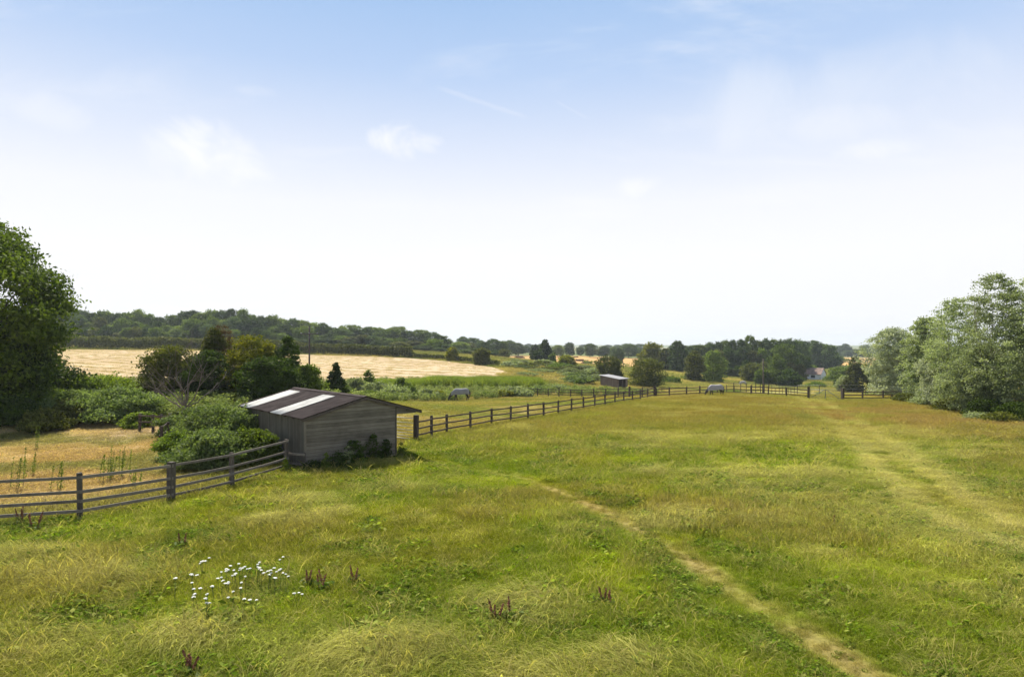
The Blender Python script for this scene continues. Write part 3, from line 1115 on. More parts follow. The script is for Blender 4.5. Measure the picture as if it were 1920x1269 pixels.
def build_shed():
    zb = tz(*shed_pt(2, 1)) - 0.1
    root = empty('wooden_shed', (SHED_O[0], SHED_O[1], 0), SHED_A, 'grey weathered board shed with dark corrugated roof and two white roof lights beside the meadow', 'shed')
    rng = random.Random(3)
    RX, RZ = 2.68, 2.80            # ridge
    EL, ZL = -0.18, 2.05           # left eave
    ER, ZR = 5.50, 2.02            # right eave (open-side canopy)
    S0, S1 = -0.16, 7.65

    def roofz(u):
        return ZL + (RZ - ZL) * (u - EL) / (RX - EL) if u < RX else RZ + (ZR - RZ) * (u - RX) / (ER - RX)
    # gable wall of lapped boards (local x = along the gable, y = into the shed)
    mb = MB()
    z = zb
    bh = 0.145
    while z < RZ - 0.08:
        z1 = z + bh
        zm = z1
        # extent of this board under the roof line
        u0 = 0.0
        if zm > roofz(0) - 0.03:
            u0 = EL + (zm + 0.03 - ZL) / (RZ - ZL) * (RX - EL)
        u1 = 4.2
        zr = ZR + 0.03
        if zm > zr:
            u1 = RX + (RZ - zm - 0.03) / (RZ - ZR) * (ER - RX)
            u1 = min(u1, ER - 0.05)
        if z < ZR - 0.12:
            u1 = min(u1, 4.2)
        if u1 - u0 > 0.1:
            cuts = [u0] + ([u0 + (u1 - u0) * rng.uniform(.3, .7)] if rng.random() < 0.45 and u1 - u0 > 2 else []) + [u1]
            for c0, c1 in zip(cuts[:-1], cuts[1:]):
                vv = rng.random()
                dz = rng.uniform(-.004, .004)
                # a board is a wedge: thick at its foot, thin at its head
                mb.prism([(c0 + .002, -0.040 + dz, z + .012), (c0 + .002, -0.004, z + .012), (c0 + .002, -0.004, z1 - .006), (c0 + .002, -0.014 + dz, z1 - .006)], (c1 - c0 - .004, 0, 0), vv)
        z = z1
    mb.build('gable_wall', M_BOARD, root)
    # backing so no light shows through; dark colour paints shadow lines into board gaps
    mb = MB()
    mb.prism([(0.0, -0.003, zb), (4.19, -0.003, zb), (4.19, -0.003, ZR - .02), (ER - .12, -0.003, ZR + .02), (RX, -0.003, RZ - .05), (0.0, -0.003, roofz(0) - .06)], (0, 0.03, 0), 0.3)
    mb.build('gable_lining', M_TRIM, root)
    # left side wall: upright boards
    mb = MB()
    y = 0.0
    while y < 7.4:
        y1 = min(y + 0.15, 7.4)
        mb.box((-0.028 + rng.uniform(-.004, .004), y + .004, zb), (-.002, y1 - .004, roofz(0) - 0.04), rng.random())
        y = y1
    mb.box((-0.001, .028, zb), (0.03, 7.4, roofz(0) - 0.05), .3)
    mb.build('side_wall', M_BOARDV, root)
    mb = MB()
    mb.prism([(0.0, 7.40, zb), (4.2, 7.40, zb), (4.2, 7.40, ZR), (RX, 7.40, RZ - .06), (0, 7.40, roofz(0) - .06)], (0, .03, 0), .4)
    mb.build('rear_wall', M_BOARD, root)
    for yy in (0.06, 2.5, 5.0, 7.3):
        mb = MB()
        mb.box((4.10, yy, zb), (4.22, yy + .1, roofz(4.15) - .05), rng.random())
        mb.build('post', M_BOARDV, root)
    mb = MB()
    mb.box((4.12, .16, zb), (4.18, 2.49, roofz(4.15) - .06), .4)
    mb.build('front_wall', M_BOARDV, root)
    mb = MB()
    mb.box((-0.045, -0.045, zb), (0.03, -.031, roofz(0) - .02), .8)
    mb.box((-0.045, -0.030, zb), (-.030, 0.05, roofz(0) - .02), .8)
    mb.build('corner_board', M_BOARD, root)
    mb = MB()
    mb.box((4.16, -0.045, zb), (4.235, -.031, roofz(4.2) - .02), .1)
    mb.box((4.222, -0.030, zb), (4.236, 0.05, roofz(4.2) - .02), .1)
    mb.build('corner_board', M_BOARDV, root)

    # corrugated slopes
    def slope(u0, z0, u1, z1, name, skip=()):
        period, amp = 0.095, 0.016
        ns = int((S1 - S0) / period * 6)
        ys = np.linspace(S0, S1, ns + 1)
        off = amp * np.cos((ys - S0) / period * 2 * PI)
        un = np.array([z1 - z0, -(u1 - u0)])
        un = un / np.linalg.norm(un)
        if un[1] < 0:
            un = -un
        nu = 7
        ts = np.linspace(0, 1, nu)
        V = []
        for layer in (0, -0.008):
            for t in ts:
                bu, bz = u0 + (u1 - u0) * t, z0 + (z1 - z0) * t
                sag = 0.012 * np.sin(ys * 1.7 + t * 3) * 0.6
                for yv, of, sg in zip(ys, off, sag):
                    V.append((bu + un[0] * (of + layer), yv, bz + un[1] * (of + layer) + sg))
        V = np.array(V)
        m_ = ns + 1
        Q = []
        for L_ in range(2):
            for i in range(nu - 1):
                for j in range(ns):
                    ymid = (ys[j] + ys[j + 1]) / 2
                    if any(a <= ymid <= b and (ts[i] + ts[i + 1]) / 2 < tt for a, b, tt in skip):
                        continue
                    a = L_ * nu * m_ + i * m_ + j
                    Q.append((a, a + 1, a + m_ + 1, a + m_))
        me = np_mesh(name, V, Q, smooth=True)
        o = link_mesh(name, me, M_ROOF, root)
        return o, (ys, off, un)
    skips = [(2.08, 3.25, .85), (6.0, 7.2, .85)]
    slope(EL, ZL, RX + .0, RZ, 'roof_slope', skips)
    slope(ER, ZR, RX, RZ, 'roof_slope')
    # the two translucent sheets continue the corrugation of the left slope
    for (a, b, tt) in skips:
        period, amp = 0.095, 0.016
        ys = np.arange(a - .06, b + .06, period / 6)
        off = amp * np.cos((ys - S0) / period * 2 * PI) + 0.010
        un = np.array([-(RZ - ZL), (RX - EL)])
        un = un / np.linalg.norm(un)
        V, Q = [], []
        ts = np.linspace(-.01, .86, 6)
        for t in ts:
            for yv, of in zip(ys, off):
                V.append((EL + (RX - EL) * t + un[0] * of, yv, ZL + (RZ - ZL) * t + un[1] * of))
        m_ = len(ys)
        for i in range(len(ts) - 1):
            for j in range(m_ - 1):
                q = i * m_ + j
                Q.append((q, q + 1, q + m_ + 1, q + m_))
        o = link_mesh('roof_light', np_mesh('roof_light', V, Q, smooth=True), M_SKYL, root)
        md = o.modifiers.new('thick', 'SOLIDIFY')
        md.thickness = .006
    mb = MB()
    un = .12
    mb.prism([(RX - .16, S0 - .02, RZ - .005), (RX, S0 - .02, RZ + .045), (RX + .16, S0 - .02, RZ - .005), (RX, S0 - .02, RZ + .02)], (0, S1 - S0 + .04, 0))
    mb.build('ridge_cap', M_ROOF, root)
    for (a, b) in (((EL, ZL), (RX, RZ)), ((ER, ZR), (RX, RZ))):
        for yy in (S0 + .035, S1 - .03):
            mb = MB()
            mb.beam((a[0], yy, a[1] - .075), (b[0], yy, b[1] - .075), .028, .10, .5)
            mb.build('barge_board', M_TRIM, root)
    for k in range(9):
        yy = S0 + .3 + k * (S1 - S0 - .6) / 8
        mb = MB()
        mb.beam((EL + .05, yy, ZL - .06), (RX, yy, RZ - .07), .045, .08, .4)
        mb.beam((ER - .05, yy, ZR - .06), (RX, yy, RZ - .07), .045, .08, .4)
        mb.build('rafter', M_TRIM, root)


build_shed()

# ------------------------------------------------------------------ fences
M_RAIL = mat_wood('grey_rail', (0.075, 0.062, 0.050), (0.27, 0.24, 0.20), (1, 1, 1))
M_RAILD = mat_wood('brown_rail', (0.055, 0.040, 0.032), (0.15, 0.115, 0.095), (1, 1, 1))
M_POSTD = mat_wood('dark_post', (0.045, 0.035, 0.028), (0.12, 0.095, 0.08), (2, 2, .5))
M_POSTG = mat_wood('grey_post', (0.055, 0.046, 0.037), (0.19, 0.165, 0.135), (2, 2, .5))


def fence(name, pts, post_h, rails, label, pm, rm, post_w=0.11, rail_h=0.085, rail_w=0.035, side=-1, big=None, seed=0, cat='fence', rail_from=0, group=None, top_h=None):
    rng = random.Random(seed)
    x0, y0 = pts[0]
    root = empty(name, (x0, y0, tz(x0, y0)), 0, label, cat, group)
    ox, oy, oz = root.location
    big = big or {}
    tops = []
    for i, (x, y) in enumerate(pts):
        a, b = pts[max(i - 1, 0)], pts[min(i + 1, len(pts) - 1)]
        ang = math.atan2(b[1] - a[1], b[0] - a[0])
        pw, ph = big.get(i, (post_w, post_h + rng.uniform(-.03, .04)))
        z = tz(x, y)
        mb = MB()
        hw = pw / 2
        mb.box((-hw, -hw, -.3), (hw, hw, ph), rng.random())
        mb.box((-hw + .006, -hw + .006, ph), (hw - .006, hw - .006, ph + .018), rng.random())
        o = mb.build('post', pm, root, bevel=0.006)
        o.location = (x - ox, y - oy, z - oz)
        o.rotation_euler = (rng.uniform(-.025, .025), rng.uniform(-.025, .025), ang + rng.uniform(-.1, .1))
    for i in range(rail_from, len(pts) - 1):
        (xa, ya), (xb, yb) = pts[i], pts[i + 1]
        d = Vector((xb - xa, yb - ya, 0)).normalized()
        n = Vector((-d.y, d.x, 0)) * side
        off = n * (post_w / 2 + rail_w / 2 + .002)
        za, zb = tz(xa, ya), tz(xb, yb)
        for h in rails:
            mb = MB()
            j0, j1 = rng.uniform(-.015, .015), rng.uniform(-.015, .015)
            A = Vector((xa - ox, ya - oy, za - oz + h + j0)) + off - d * .035
            B = Vector((xb - ox, yb - oy, zb - oz + h + j1)) + off + d * .03
            mid = (A + B) / 2 + Vector((0, 0, rng.uniform(-.02, .008)))
            v = rng.random()
            hh = rail_h * rng.uniform(.92, 1.08)
            # one bent board per bay
            up = Vector((0, 0, hh / 2))
            sd_ = n * rail_w / 2
            P = [A, mid, B]
            vs, fs = [], []
            for p in P:
                vs += [p - sd_ - up, p + sd_ - up, p + sd_ + up, p - sd_ + up]
            for s_ in range(2):
                b_ = s_ * 4
                for q in range(4):
                    fs.append((b_ + q, b_ + (q + 1) % 4, b_ + 4 + (q + 1) % 4, b_ + 4 + q))
            fs += [(3, 2, 1, 0), (8, 9, 10, 11)]
            mb._add(vs, fs, v)
            mb.build('rail', rm, root)
    return root


fence('post_and_rail_fence', FENCE_L, 1.27, (1.19, .78, .52, .26), 'grey four rail timber fence in the near left between meadow and dry yard', M_POSTG, M_RAIL, .125, .082, .035, -1, {3: (.19, 1.28)}, 1)
# short two rail piece from the last post to the shed corner
fence('post_and_rail_fence', [W(538.5, 26.15), shed_pt(-.06, -.1)], .75, (.66, .28), 'short low two rail fence piece joining the last grey post to the shed corner', M_POSTG, M_RAIL, .08, .085, .035, -1, {0: (.08, .70), 1: (.06, .72)}, 2)
fence('post_and_rail_fence', FENCE_M[:], 1.10, (1.02, .68, .34), 'dark brown three rail fence running from the thick gatepost by the shed across the meadow', M_POSTD, M_RAILD, .11, .08, .035, -1,
      {0: (.21, 1.36), 1: (.12, 1.18), 18: (.19, 1.30)}, 3)
fence('post_and_rail_fence', [(FENCE_R[0][0] + .2, FENCE_R[0][1] + .02)] + FENCE_R[1:], 1.06, (.95, .62, .32), 'far three rail fence between the corner post and the left gatepost of the metal gate', M_POSTD, M_RAILD, .12, .085, .04, -1, {9: (.20, 1.28)}, 4)
fence('post_and_rail_fence', FENCE_E, 1.02, (.92, .60, .30), 'far three rail fence running right from the metal gate to the poplars', M_POSTD, M_RAILD, .12, .085, .04, -1, {0: (.22, 1.28)}, 5)
fence('post_and_rail_fence', FENCE_B, 1.12, (1.02, .68, .34), 'second dark rail fence behind the main one below the small field shelter', M_POSTD, M_RAILD, .11, .08, .035, -1, {2: (.17, 1.3)}, 6)
fence('post_and_rail_fence', [W(262, 37), W(287, 36.4), W(302, 36), W(318, 35.6), W(316, 33.2), W(302, 31.2)], 1.0, (.90, .55), 'old broken brown fence half buried in brambles by the bare tree', M_POSTD, M_RAILD, .12, .08, .035, -1, {3: (.17, 1.1)}, 7)


def stake_fence(pts, label, h=1.15, step=1.0, seed=0, nails=(1.0, .6)):
    rng = random.Random(seed)
    x0, y0 = pts[0]
    root = empty('wire_fence', (x0, y0, tz(x0, y0)), 0, label, 'fence')
    ox, oy, oz = root.location
    for (x, y) in pts:
        mb = MB()
        z = tz(x, y) - oz
        hh = h * rng.uniform(.85, 1.1)
        t = rng.uniform(-.04, .04)
        mb.tube([(x - ox, y - oy, z - .3), (x - ox + t, y - oy, z + hh)], [.05, .045], 6)
        mb.build('stake', M_POSTD, root)
    for k in nails:
        mb = MB()
        mb.tube([(x - ox, y - oy, tz(x, y) - oz + k * h) for x, y in pts], .008, 4)
        mb.build('wire', M_WIRE, root)
    return root


M_WIRE = mat_plain('galvanised_wire', (0.35, 0.36, 0.36), 0.4, 0.5, .1, 5, 0.8)
stake_fence([W(x, 84) for x in (1362, 1376, 1389, 1399, 1410, 1417, 1426, 1433, 1441)], 'thin stakes of a wire fence behind the rail fence right of the rugged horse', 1.5, 1, 1)
stake_fence([W(x, 112 + (1495 - x) * .25) for x in (1447, 1454, 1461, 1467, 1473, 1478, 1483, 1489, 1495)], 'close set thin stakes leading away behind the rail fence left of the metal gate', 1.6, 1, 2)
stake_fence([W(1495, 96), W(1536, 92), W(1577, 90), W(1623, 88)], 'wide spaced stakes of the wire fence crossing the field behind the metal gate', 1.5, 1, 3)

# ------------------------------------------------------------------ gates
M_GALV = mat_plain('galvanised_tube', (0.42, 0.43, 0.42), 0.6, 0.3, .15, 4, 0.2)
M_DARKIRON = mat_plain('dull_iron', (0.16, 0.19, 0.17), 0.6, 0.4, .2, 4, 0.3)


def field_gate():
    a = Vector((*W(781, 33.2), 0))
    b = Vector((*W(716, 34.6), 0))
    root = empty('field_gate', (a.x, a.y, tz(a.x, a.y)), math.atan2(b.y - a.y, b.x - a.x), 'galvanised tubular gate between the thick gatepost and the grey shed', 'gate')
    L = (b - a).length
    mb = MB()
    for x in (.16, L):
        mb.tube([(x, 0, .12), (x, 0, 1.20)], .022, 8)
    mb.tube([(.16, 0, 1.20), (L, 0, 1.20)], .022, 8)
    mb.tube([(.16, 0, .12), (L, 0, .12)], .022, 8)
    mb.build('frame', M_GALV, root, smooth=True)
    for z in (.27, .42, .58, .76, .96):
        mb = MB()
        mb.tube([(.16, 0, z), (L, 0, z)], .014, 6)
        mb.build('bar', M_GALV, root, smooth=True)
    mb = MB()
    mb.box((.0, -.03, .25), (.15, .03, .29))
    mb.box((.0, -.03, 1.03), (.15, .03, 1.07))
    mb.build('hinge', M_DARKIRON, root)


field_gate()


def far_gate():
    a = Vector((*W(1520, 67.9), 0))
    b = Vector((*W(1577, 65.3), 0))
    root = empty('metal_gate', (a.x, a.y, tz(a.x, a.y)), math.atan2(b.y - a.y, b.x - a.x), 'dull green metal gate with two braces rising to its middle upright beyond the meadow', 'gate')
    L = (b - a).length
    mb = MB()
    for x in (.0, L):
        mb.tube([(x, 0, .15), (x, 0, 1.05)], .02, 6)
    for z in (.15, 1.02):
        mb.tube([(0, 0, z), (L, 0, z)], .02, 6)
    mb.build('frame', M_DARKIRON, root, smooth=True)
    for z in (.33, .50, .70):
        mb = MB()
        mb.tube([(0, 0, z), (L, 0, z)], .012, 6)
        mb.build('bar', M_DARKIRON, root, smooth=True)
    mb = MB()
    mb.tube([(L * .5, -.03, 0.05), (L * .5, -.03, 1.12)], .04, 6)
    mb.build('upright', M_DARKIRON, root)
    for e in (0, 1):
        mb = MB()
        mb.tube([(L * .5 + (e - .5) * .25, -.03, 1.08), (L * (.04 if e == 0 else .96), -.03, .2)], .032, 6)
        mb.build('brace', M_DARKIRON, root)


far_gate()

# ------------------------------------------------------------------ trees
TMATS = {
    'oak': mat_leaf('leaf_oak', (0.024, 0.046, 0.006), (0.140, 0.190, 0.022), 0.30),
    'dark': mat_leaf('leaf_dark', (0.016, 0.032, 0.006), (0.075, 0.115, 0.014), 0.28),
    'mid': mat_leaf('leaf_mid', (0.044, 0.076, 0.012), (0.155, 0.205, 0.03), 0.38),
    'light': mat_leaf('leaf_light', (0.07, 0.11, 0.022), (0.21, 0.255, 0.06), 0.4),
    'olive': mat_leaf('leaf_olive', (0.036, 0.046, 0.01), (0.16, 0.17, 0.034), 0.34),
    'yellow': mat_leaf('leaf_yellow', (0.04, 0.06, 0.006), (0.28, 0.265, 0.02), 0.38),
    'blue': mat_leaf('leaf_blue', (0.036, 0.06, 0.02), (0.12, 0.165, 0.056), 0.32),
    'silver': mat_leaf('leaf_silver', (0.14, 0.175, 0.095), (0.5, 0.52, 0.415), 0.36),
    'poplar': mat_leaf('leaf_poplar', (0.085, 0.118, 0.044), (0.38, 0.415, 0.255), 0.4),
    'rust': mat_leaf('leaf_rust', (0.090, 0.060, 0.030), (0.180, 0.120, 0.050), .25),
    'bramble': mat_leaf('leaf_bramble', (0.055, 0.095, 0.022), (0.235, 0.285, 0.105), 0.36),
    'fresh': mat_leaf('leaf_fresh', (0.07, 0.115, 0.014), (0.21, 0.265, 0.04), 0.38),
    'grey': mat_leaf('leaf_grey', (0.12, 0.155, 0.06), (0.37, 0.4, 0.22), 0.34),
}


def profile(kind, t):
    """crown radius (0..1) at height fraction t"""
    t = np.asarray(t, float)
    if kind == 'round':
        return np.sqrt(np.clip(1 - ((t - .5) / .52) ** 2, 0, 1))
    if kind == 'dome':
        return np.where(t < .35, .80 + .2 * t / .35, np.sqrt(np.clip(1 - ((t - .35) / .67) ** 2, 0, 1)))
    if kind == 'cone':
        return np.where(t < .2, .75 + .25 * t / .2, np.clip(1 - (t - .2) / .82, 0, 1) ** .65)
    if kind == 'column':
        return np.where(t < .3, .7 + .3 * t / .3, np.clip(1 - ((t - .3) / .72) ** 2, 0, 1) ** .6)
    if kind == 'bush':
        return np.sqrt(np.clip(1 - (t / 1.03) ** 2.2, 0, 1))
    if kind == 'flare':
        return np.where(t < .55, .55 + .45 * t / .55, np.sqrt(np.clip(1 - ((t - .55) / .47) ** 2, 0, 1)))
    return np.ones_like(t)


def crown_points(rng, h0, H, Rx, kind, nclump, per, clump_r, fill=.55, lump=.25, airy=0.0):
    """leaf positions: clumps placed through the crown's outer shell"""
    t = rng.rand(nclump * 3)
    pr = profile(kind, t)
    keep = rng.rand(len(t)) < np.sqrt(pr / pr.max()) * 0.85 + .15
    t, pr = t[keep][:nclump], pr[keep][:nclump]
    n = len(t)
    a = rng.rand(n) * 2 * PI
    ph = rng.rand(4) * 6.28
    lob = 1 + lump * (np.sin(a * 2 + ph[0] + t * 3) * .5 + np.sin(a * 3 + ph[1] - t * 5) * .35 + np.sin(t * 9 + ph[2]) * .35)
    rr = Rx * pr * lob * (fill + (1 - fill) * rng.rand(n) ** .6)
    C = np.stack([rr * np.cos(a), rr * np.sin(a), h0 + t * (H - h0)], -1)
    cr = clump_r * (.45 + .75 * rng.rand(n)) * (.45 + .55 * pr)
    P, O, cid = [], [], []
    cnt = np.maximum(8, (per * (.25 + (cr / clump_r) ** 2)).astype(int))
    for i in range(n):
        k = cnt[i]
        d = rng.randn(k, 3)
        d /= np.linalg.norm(d, axis=1)[:, None]
        d[:, 2] = d[:, 2] * .75 + .12
        rad = cr[i] * (1 + .5 * (rng.rand(k) < .12)) * (rng.rand(k) ** (.45 if not airy else .8))
        p = C[i] + d * rad[:, None] * np.array([1.15, 1.15, .8])
        P.append(p)
        O.append(d)
        cid.append(np.full(k, rng.rand()))
    # loose twigs between the clumps
    m = int(sum(cnt) * .16)
    t = rng.rand(m)
    pr = profile(kind, t)
    a = rng.rand(m) * 2 * PI
    lob = 1 + lump * (np.sin(a * 2 + ph[0] + t * 3) * .5 + np.sin(a * 3 + ph[1] - t * 5) * .35 + np.sin(t * 9 + ph[2]) * .35)
    rr = (Rx * pr + clump_r * .35 * rng.rand(m)) * lob * rng.rand(m) ** .4
    q = np.stack([rr * np.cos(a), rr * np.sin(a), h0 + t * (H - h0) + clump_r * .6 * rng.rand(m) ** 2], -1)
    P.append(q)
    O.append(np.stack([np.cos(a), np.sin(a), np.full(m, .3)], -1))
    cid.append(np.floor(rng.rand(m) * 9) / 9)
    return np.vstack(P), np.vstack(O), np.concatenate(cid), C


def limbs(rng, C, H, trunk_r, h0, nlimb, lean=(0, 0), twist=.1, stems=1, spread=.12):
    mb = MB()
    for s_ in range(stems):
        bx_, by_ = (rng.uniform(-spread, spread) * H, rng.uniform(-spread, spread) * H) if stems > 1 else (0, 0)
        pts, rad = [], []
        tx, ty = lean
        for k in range(7):
            f = k / 6
            pts.append((bx_ * (0.3 + f) + tx * f * f + rng.uniform(-1, 1) * twist * f, by_ * (0.3 + f) + ty * f * f + rng.uniform(-1, 1) * twist * f, -.2 + (H * .86 + .2) * f))
            rad.append(trunk_r * (1.25 if k == 0 else 1) * (1 - .88 * f) * (1 if stems == 1 else .6))
        mb.tube(pts, rad, 8)
        m = nlimb // stems
        sel = [C[rng.randrange(len(C))] for _ in range(m)]
        for c in sel:
            f = max(.12, min(.85, (c[2] / H) * .62))
            k = min(5, int(f * 6))
            a = Vector(pts[k]).lerp(Vector(pts[k + 1]), f * 6 - k)
            b = Vector(c)
            mid = a.lerp(b, .5) + Vector((rng.uniform(-.1, .1), rng.uniform(-.1, .1), -.04)) * (b - a).length
            r0 = trunk_r * (1 - .88 * f) * .5 * (1 if stems == 1 else .7)
            mb.tube([a, mid, b], [r0, r0 * .6, r0 * .2], 5)
    return mb


def tree(name, label, cat, loc, H, Rx, kind='round', mat='mid', h0=None, nclump=60, per=60, clump_r=None, leaf=.3, seed=0, trunk=.03, stems=1, fill=.55,
         lump=.25, bark=None, rz=0.0, group=None, lean=(0, 0), airy=0, nlimb=14, aspect=.6, sx=1.0, droop=0.0, jitter=.9, part='crown', shoots=0):
    rng = np.random.RandomState(seed + 100)
    pr = random.Random(seed + 7)
    h0 = H * .12 if h0 is None else h0
    clump_r = clump_r or Rx * .32
    P, O, cid, C = crown_points(rng, h0 + clump_r * .5, H - clump_r * .55, max(.1, Rx - clump_r * .6), kind, nclump, per, clump_r, fill, lump, airy)
    f = P[:, 2] / H
    P[:, 0] += lean[0] * f * f
    P[:, 1] += lean[1] * f * f
    C[:, 0] += lean[0] * (C[:, 2] / H) ** 2
    C[:, 1] += lean[1] * (C[:, 2] / H) ** 2
    if shoots:
        # arching shoots that break the outline
        k = rng.randint(0, len(C), shoots)
        q0 = C[k]
        dr = np.stack([q0[:, 0] / Rx, q0[:, 1] / Rx, .5 + .7 * rng.rand(shoots)], -1) + rng.randn(shoots, 3) * .35
        dr /= np.linalg.norm(dr, axis=1)[:, None]
        Ls = H * (.22 + .28 * rng.rand(shoots))
        m = 26
        tt = rng.rand(shoots, m)
        q = q0[:, None] + dr[:, None] * (Ls[:, None] * tt)[..., None]
        q[..., 2] -= Ls[:, None] * tt ** 2 * .35
        q = q.reshape(-1, 3) + rng.randn(shoots * m, 3) * leaf * .45
        P = np.vstack([P, q])
        O = np.vstack([O, np.repeat(dr, m, 0)])
        cid = np.concatenate([cid, np.repeat(.4 + .6 * rng.rand(shoots), m)])
    if sx != 1:
        P[:, 1] *= sx
        C[:, 1] *= sx
    P[:, 2] = np.maximum(P[:, 2], .03 + .1 * rng.rand(len(P)))
    V, Q = leafset(rng, P, leaf, aspect, O * .9, jitter, droop)
    me = np_mesh(part, V, Q, {'v': ('FACE', 'FLOAT', rng.rand(len(Q))), 'c': ('FACE', 'FLOAT', cid)})
    root = empty(name, loc, rz, label, cat, group)
    link_mesh(part, me, TMATS[mat], root)
    mb = limbs(pr, C.tolist(), H, trunk * H if trunk < .2 else trunk, h0, nlimb, lean, .03 * H, stems)
    mb.build('trunk' if part == 'crown' else 'stems', bark or M_BARK, root, smooth=True)
    return root


G = [0]


def place_copy(src, loc, s, rz, label, group=None, sz=None, cat=None):
    o = copy_tree(src)
    o.location = loc
    o.rotation_euler = (0, 0, rz)
    o.scale = (s, s, sz or s)
    o['label'] = label
    if group:
        o['group'] = group
    elif 'group' in o:
        del o['group']
    if cat:
        o['category'] = cat
    return o


# --- foreground left: the great dark tree whose trunk stands outside the frame
x, y = W(-110, 41)
H = 14.3
tree('broadleaf_tree', 'tall dark green tree cut off by the left edge, its branches hanging over the brambles', 'tree', (x, y, tz(x, y)), H, 7.3, 'dome', 'oak', h0=.6, nclump=330, per=270, shoots=0,
     clump_r=1.25, leaf=.24, seed=1, trunk=.03, fill=.5, lump=.20, nlimb=40, aspect=.55, droop=.5)
x, y = W(-70, 44)
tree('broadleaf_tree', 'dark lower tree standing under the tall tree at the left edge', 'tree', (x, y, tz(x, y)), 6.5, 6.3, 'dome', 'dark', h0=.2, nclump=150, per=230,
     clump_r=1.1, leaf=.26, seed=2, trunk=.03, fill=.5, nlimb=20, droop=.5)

# --- dark hawthorns behind the bare tree
dk = [  # px, ytop, D, half-width px, kind, mat, label
    (322, 645, 50, 58, 'dome', 'olive', 'dark rounded bush behind the bare tree at the left of the group', 0),
    (400, 612, 52, 46, 'cone', 'olive', 'tall brownish green tree with a reddish thin top behind the bare tree', 0),
    (395, 655, 49, 50, 'dome', 'dark', 'low dark bush in front of the reddish topped tree', 0),
    (472, 626, 50, 60, 'dome', 'yellow', 'dark round tree with sunlit yellow green top above the shed roof', 0),
    (540, 628, 51, 27, 'column', 'dark', 'narrow dark green tree right of the yellow topped one', 0),
    (505, 665, 47, 60, 'dome', 'dark', 'low dark bush in front of the yellow topped tree', 0),
    (577, 682, 49, 34, 'dome', 'mid', 'low green bush at the right end of the dark group behind the shed', 0),
    (630, 679, 62, 21, 'cone', 'dark', 'small dark pointed bush standing alone behind the shed roof', 0),
]
for i, (px, yt, D, hw, kd, mt, lb, _) in enumerate(dk):
    x, y = W(px, D)
    h = top_h(px, yt, D)
    Rx = hw / F * D
    tree('hawthorn_tree', lb, 'tree', (x, y, tz(x, y)), h, Rx, kd, mt, h0=.1, nclump=int(50 + Rx * 20), per=190, clump_r=max(.32, Rx * .27), leaf=.17, seed=20 + i, trunk=.03,
         fill=.40, lump=.42, nlimb=12, aspect=.6)
x, y = W(402, 52)
tree('hawthorn_tree', 'sparse reddish brown dying treetop rising between the dark bushes', 'tree', (x + .3, y + .6, tz(x, y)), top_h(402, 606, 52), 1.5, 'column', 'rust', h0=2.6, nclump=60, per=90, clump_r=.4, leaf=.10, seed=33,
     trunk=.02, fill=.2, airy=1, nlimb=26)


# --- the bare tree
def bare_tree():
    rng = random.Random(12)
    px, D = 345, 37
    x, y = W(px, D)
    z = tz(x, y)
    H = top_h(px, 655, D)
    root = empty('bare_tree', (x, y, z), 0, 'leafless pinkish grey tree with many spreading branches in the brambles left of the shed', 'tree')
    mb = MB()
    mb.tube([(0, 0, -.2), (.02, 0, .5), (-.02, .02, 1.0), (.03, 0, 1.35)], [.15, .12, .115, .12], 8)
    mb.build('trunk', M_DEAD, root, smooth=True)
    tips = []

    def branch(mbx, p, d, L, r, depth):
        pts, rad = [p], [r]
        q = Vector(p)
        dd = Vector(d).normalized()
        n = 4
        for k in range(n):
            dd = (dd + Vector((rng.uniform(-.42, .42), rng.uniform(-.42, .42), rng.uniform(-.22, .30)))).normalized()
            q = q + dd * L / n
            pts.append(q.copy())
            rad.append(r * (1 - .75 * (k + 1) / n))
        mbx.tube(pts, rad, 5, cap=False)
        tips.append(q.copy())
        if depth > 0:
            for _ in range(rng.choice((2, 3)) if depth > 1 else rng.choice((2, 3, 4))):
                k = rng.randint(1, n)
                nd_ = (dd + Vector((rng.uniform(-1, 1), rng.uniform(-1, 1), rng.uniform(-.2, .7))) * .75).normalized()
                branch(mbx, pts[k], nd_, L * rng.uniform(.4, .65), max(.007, rad[k] * .7), depth - 1)
    dirs = [(-1, .1, .42, 2.3), (-1, -.2, .22, 1.9), (-.75, .2, .8, 2.9), (-.45, .1, 1.0, 3.2), (-.1, 0, 1.2, 3.0), (.15, .2, 1.1, 3.0), (.4, -.1, 1.0, 2.9), (.8, .1, .62, 2.8), (1, .2, .35, 2.6),
            (-1, .3, .02, 2.0), (.3, .6, .9, 2.4), (-.3, -.6, .8, 2.0), (.9, -.3, .1, 1.7)]
    for i, (a, b, c, L) in enumerate(dirs):
        mb = MB()
        sc_ = (H - 1.3) / 3.2
        branch(mb, Vector((.02 * (i % 3), 0, 1.1 + .05 * (i % 5))), Vector((a * .68, b, c * 1.3)), L * 1.10, .040 * (.6 + .6 * rng.random()), 3)
        mb.build('branch', M_DEAD, root, smooth=True)


bare_tree()


# --- brambles and shrubs near the shed
def thicket(name, label, px, D, hw, h, mat='bramble', seed=0, cat='brambles', leaf=.105, n=120, per=140, sy=1.0, kind='bush', fill=.35):
    x, y = W(px, D)
    return tree(name, label, cat, (x, y, tz(x, y) - .05), h, hw, kind, mat, h0=0.0, nclump=int(n * .75), per=per, clump_r=max(.14, min(hw, h) * .24), leaf=leaf, seed=seed, trunk=.02, fill=fill, lump=.5, nlimb=10,
                part='foliage', sx=sy, aspect=.62, jitter=.8, shoots=int(n * .20))


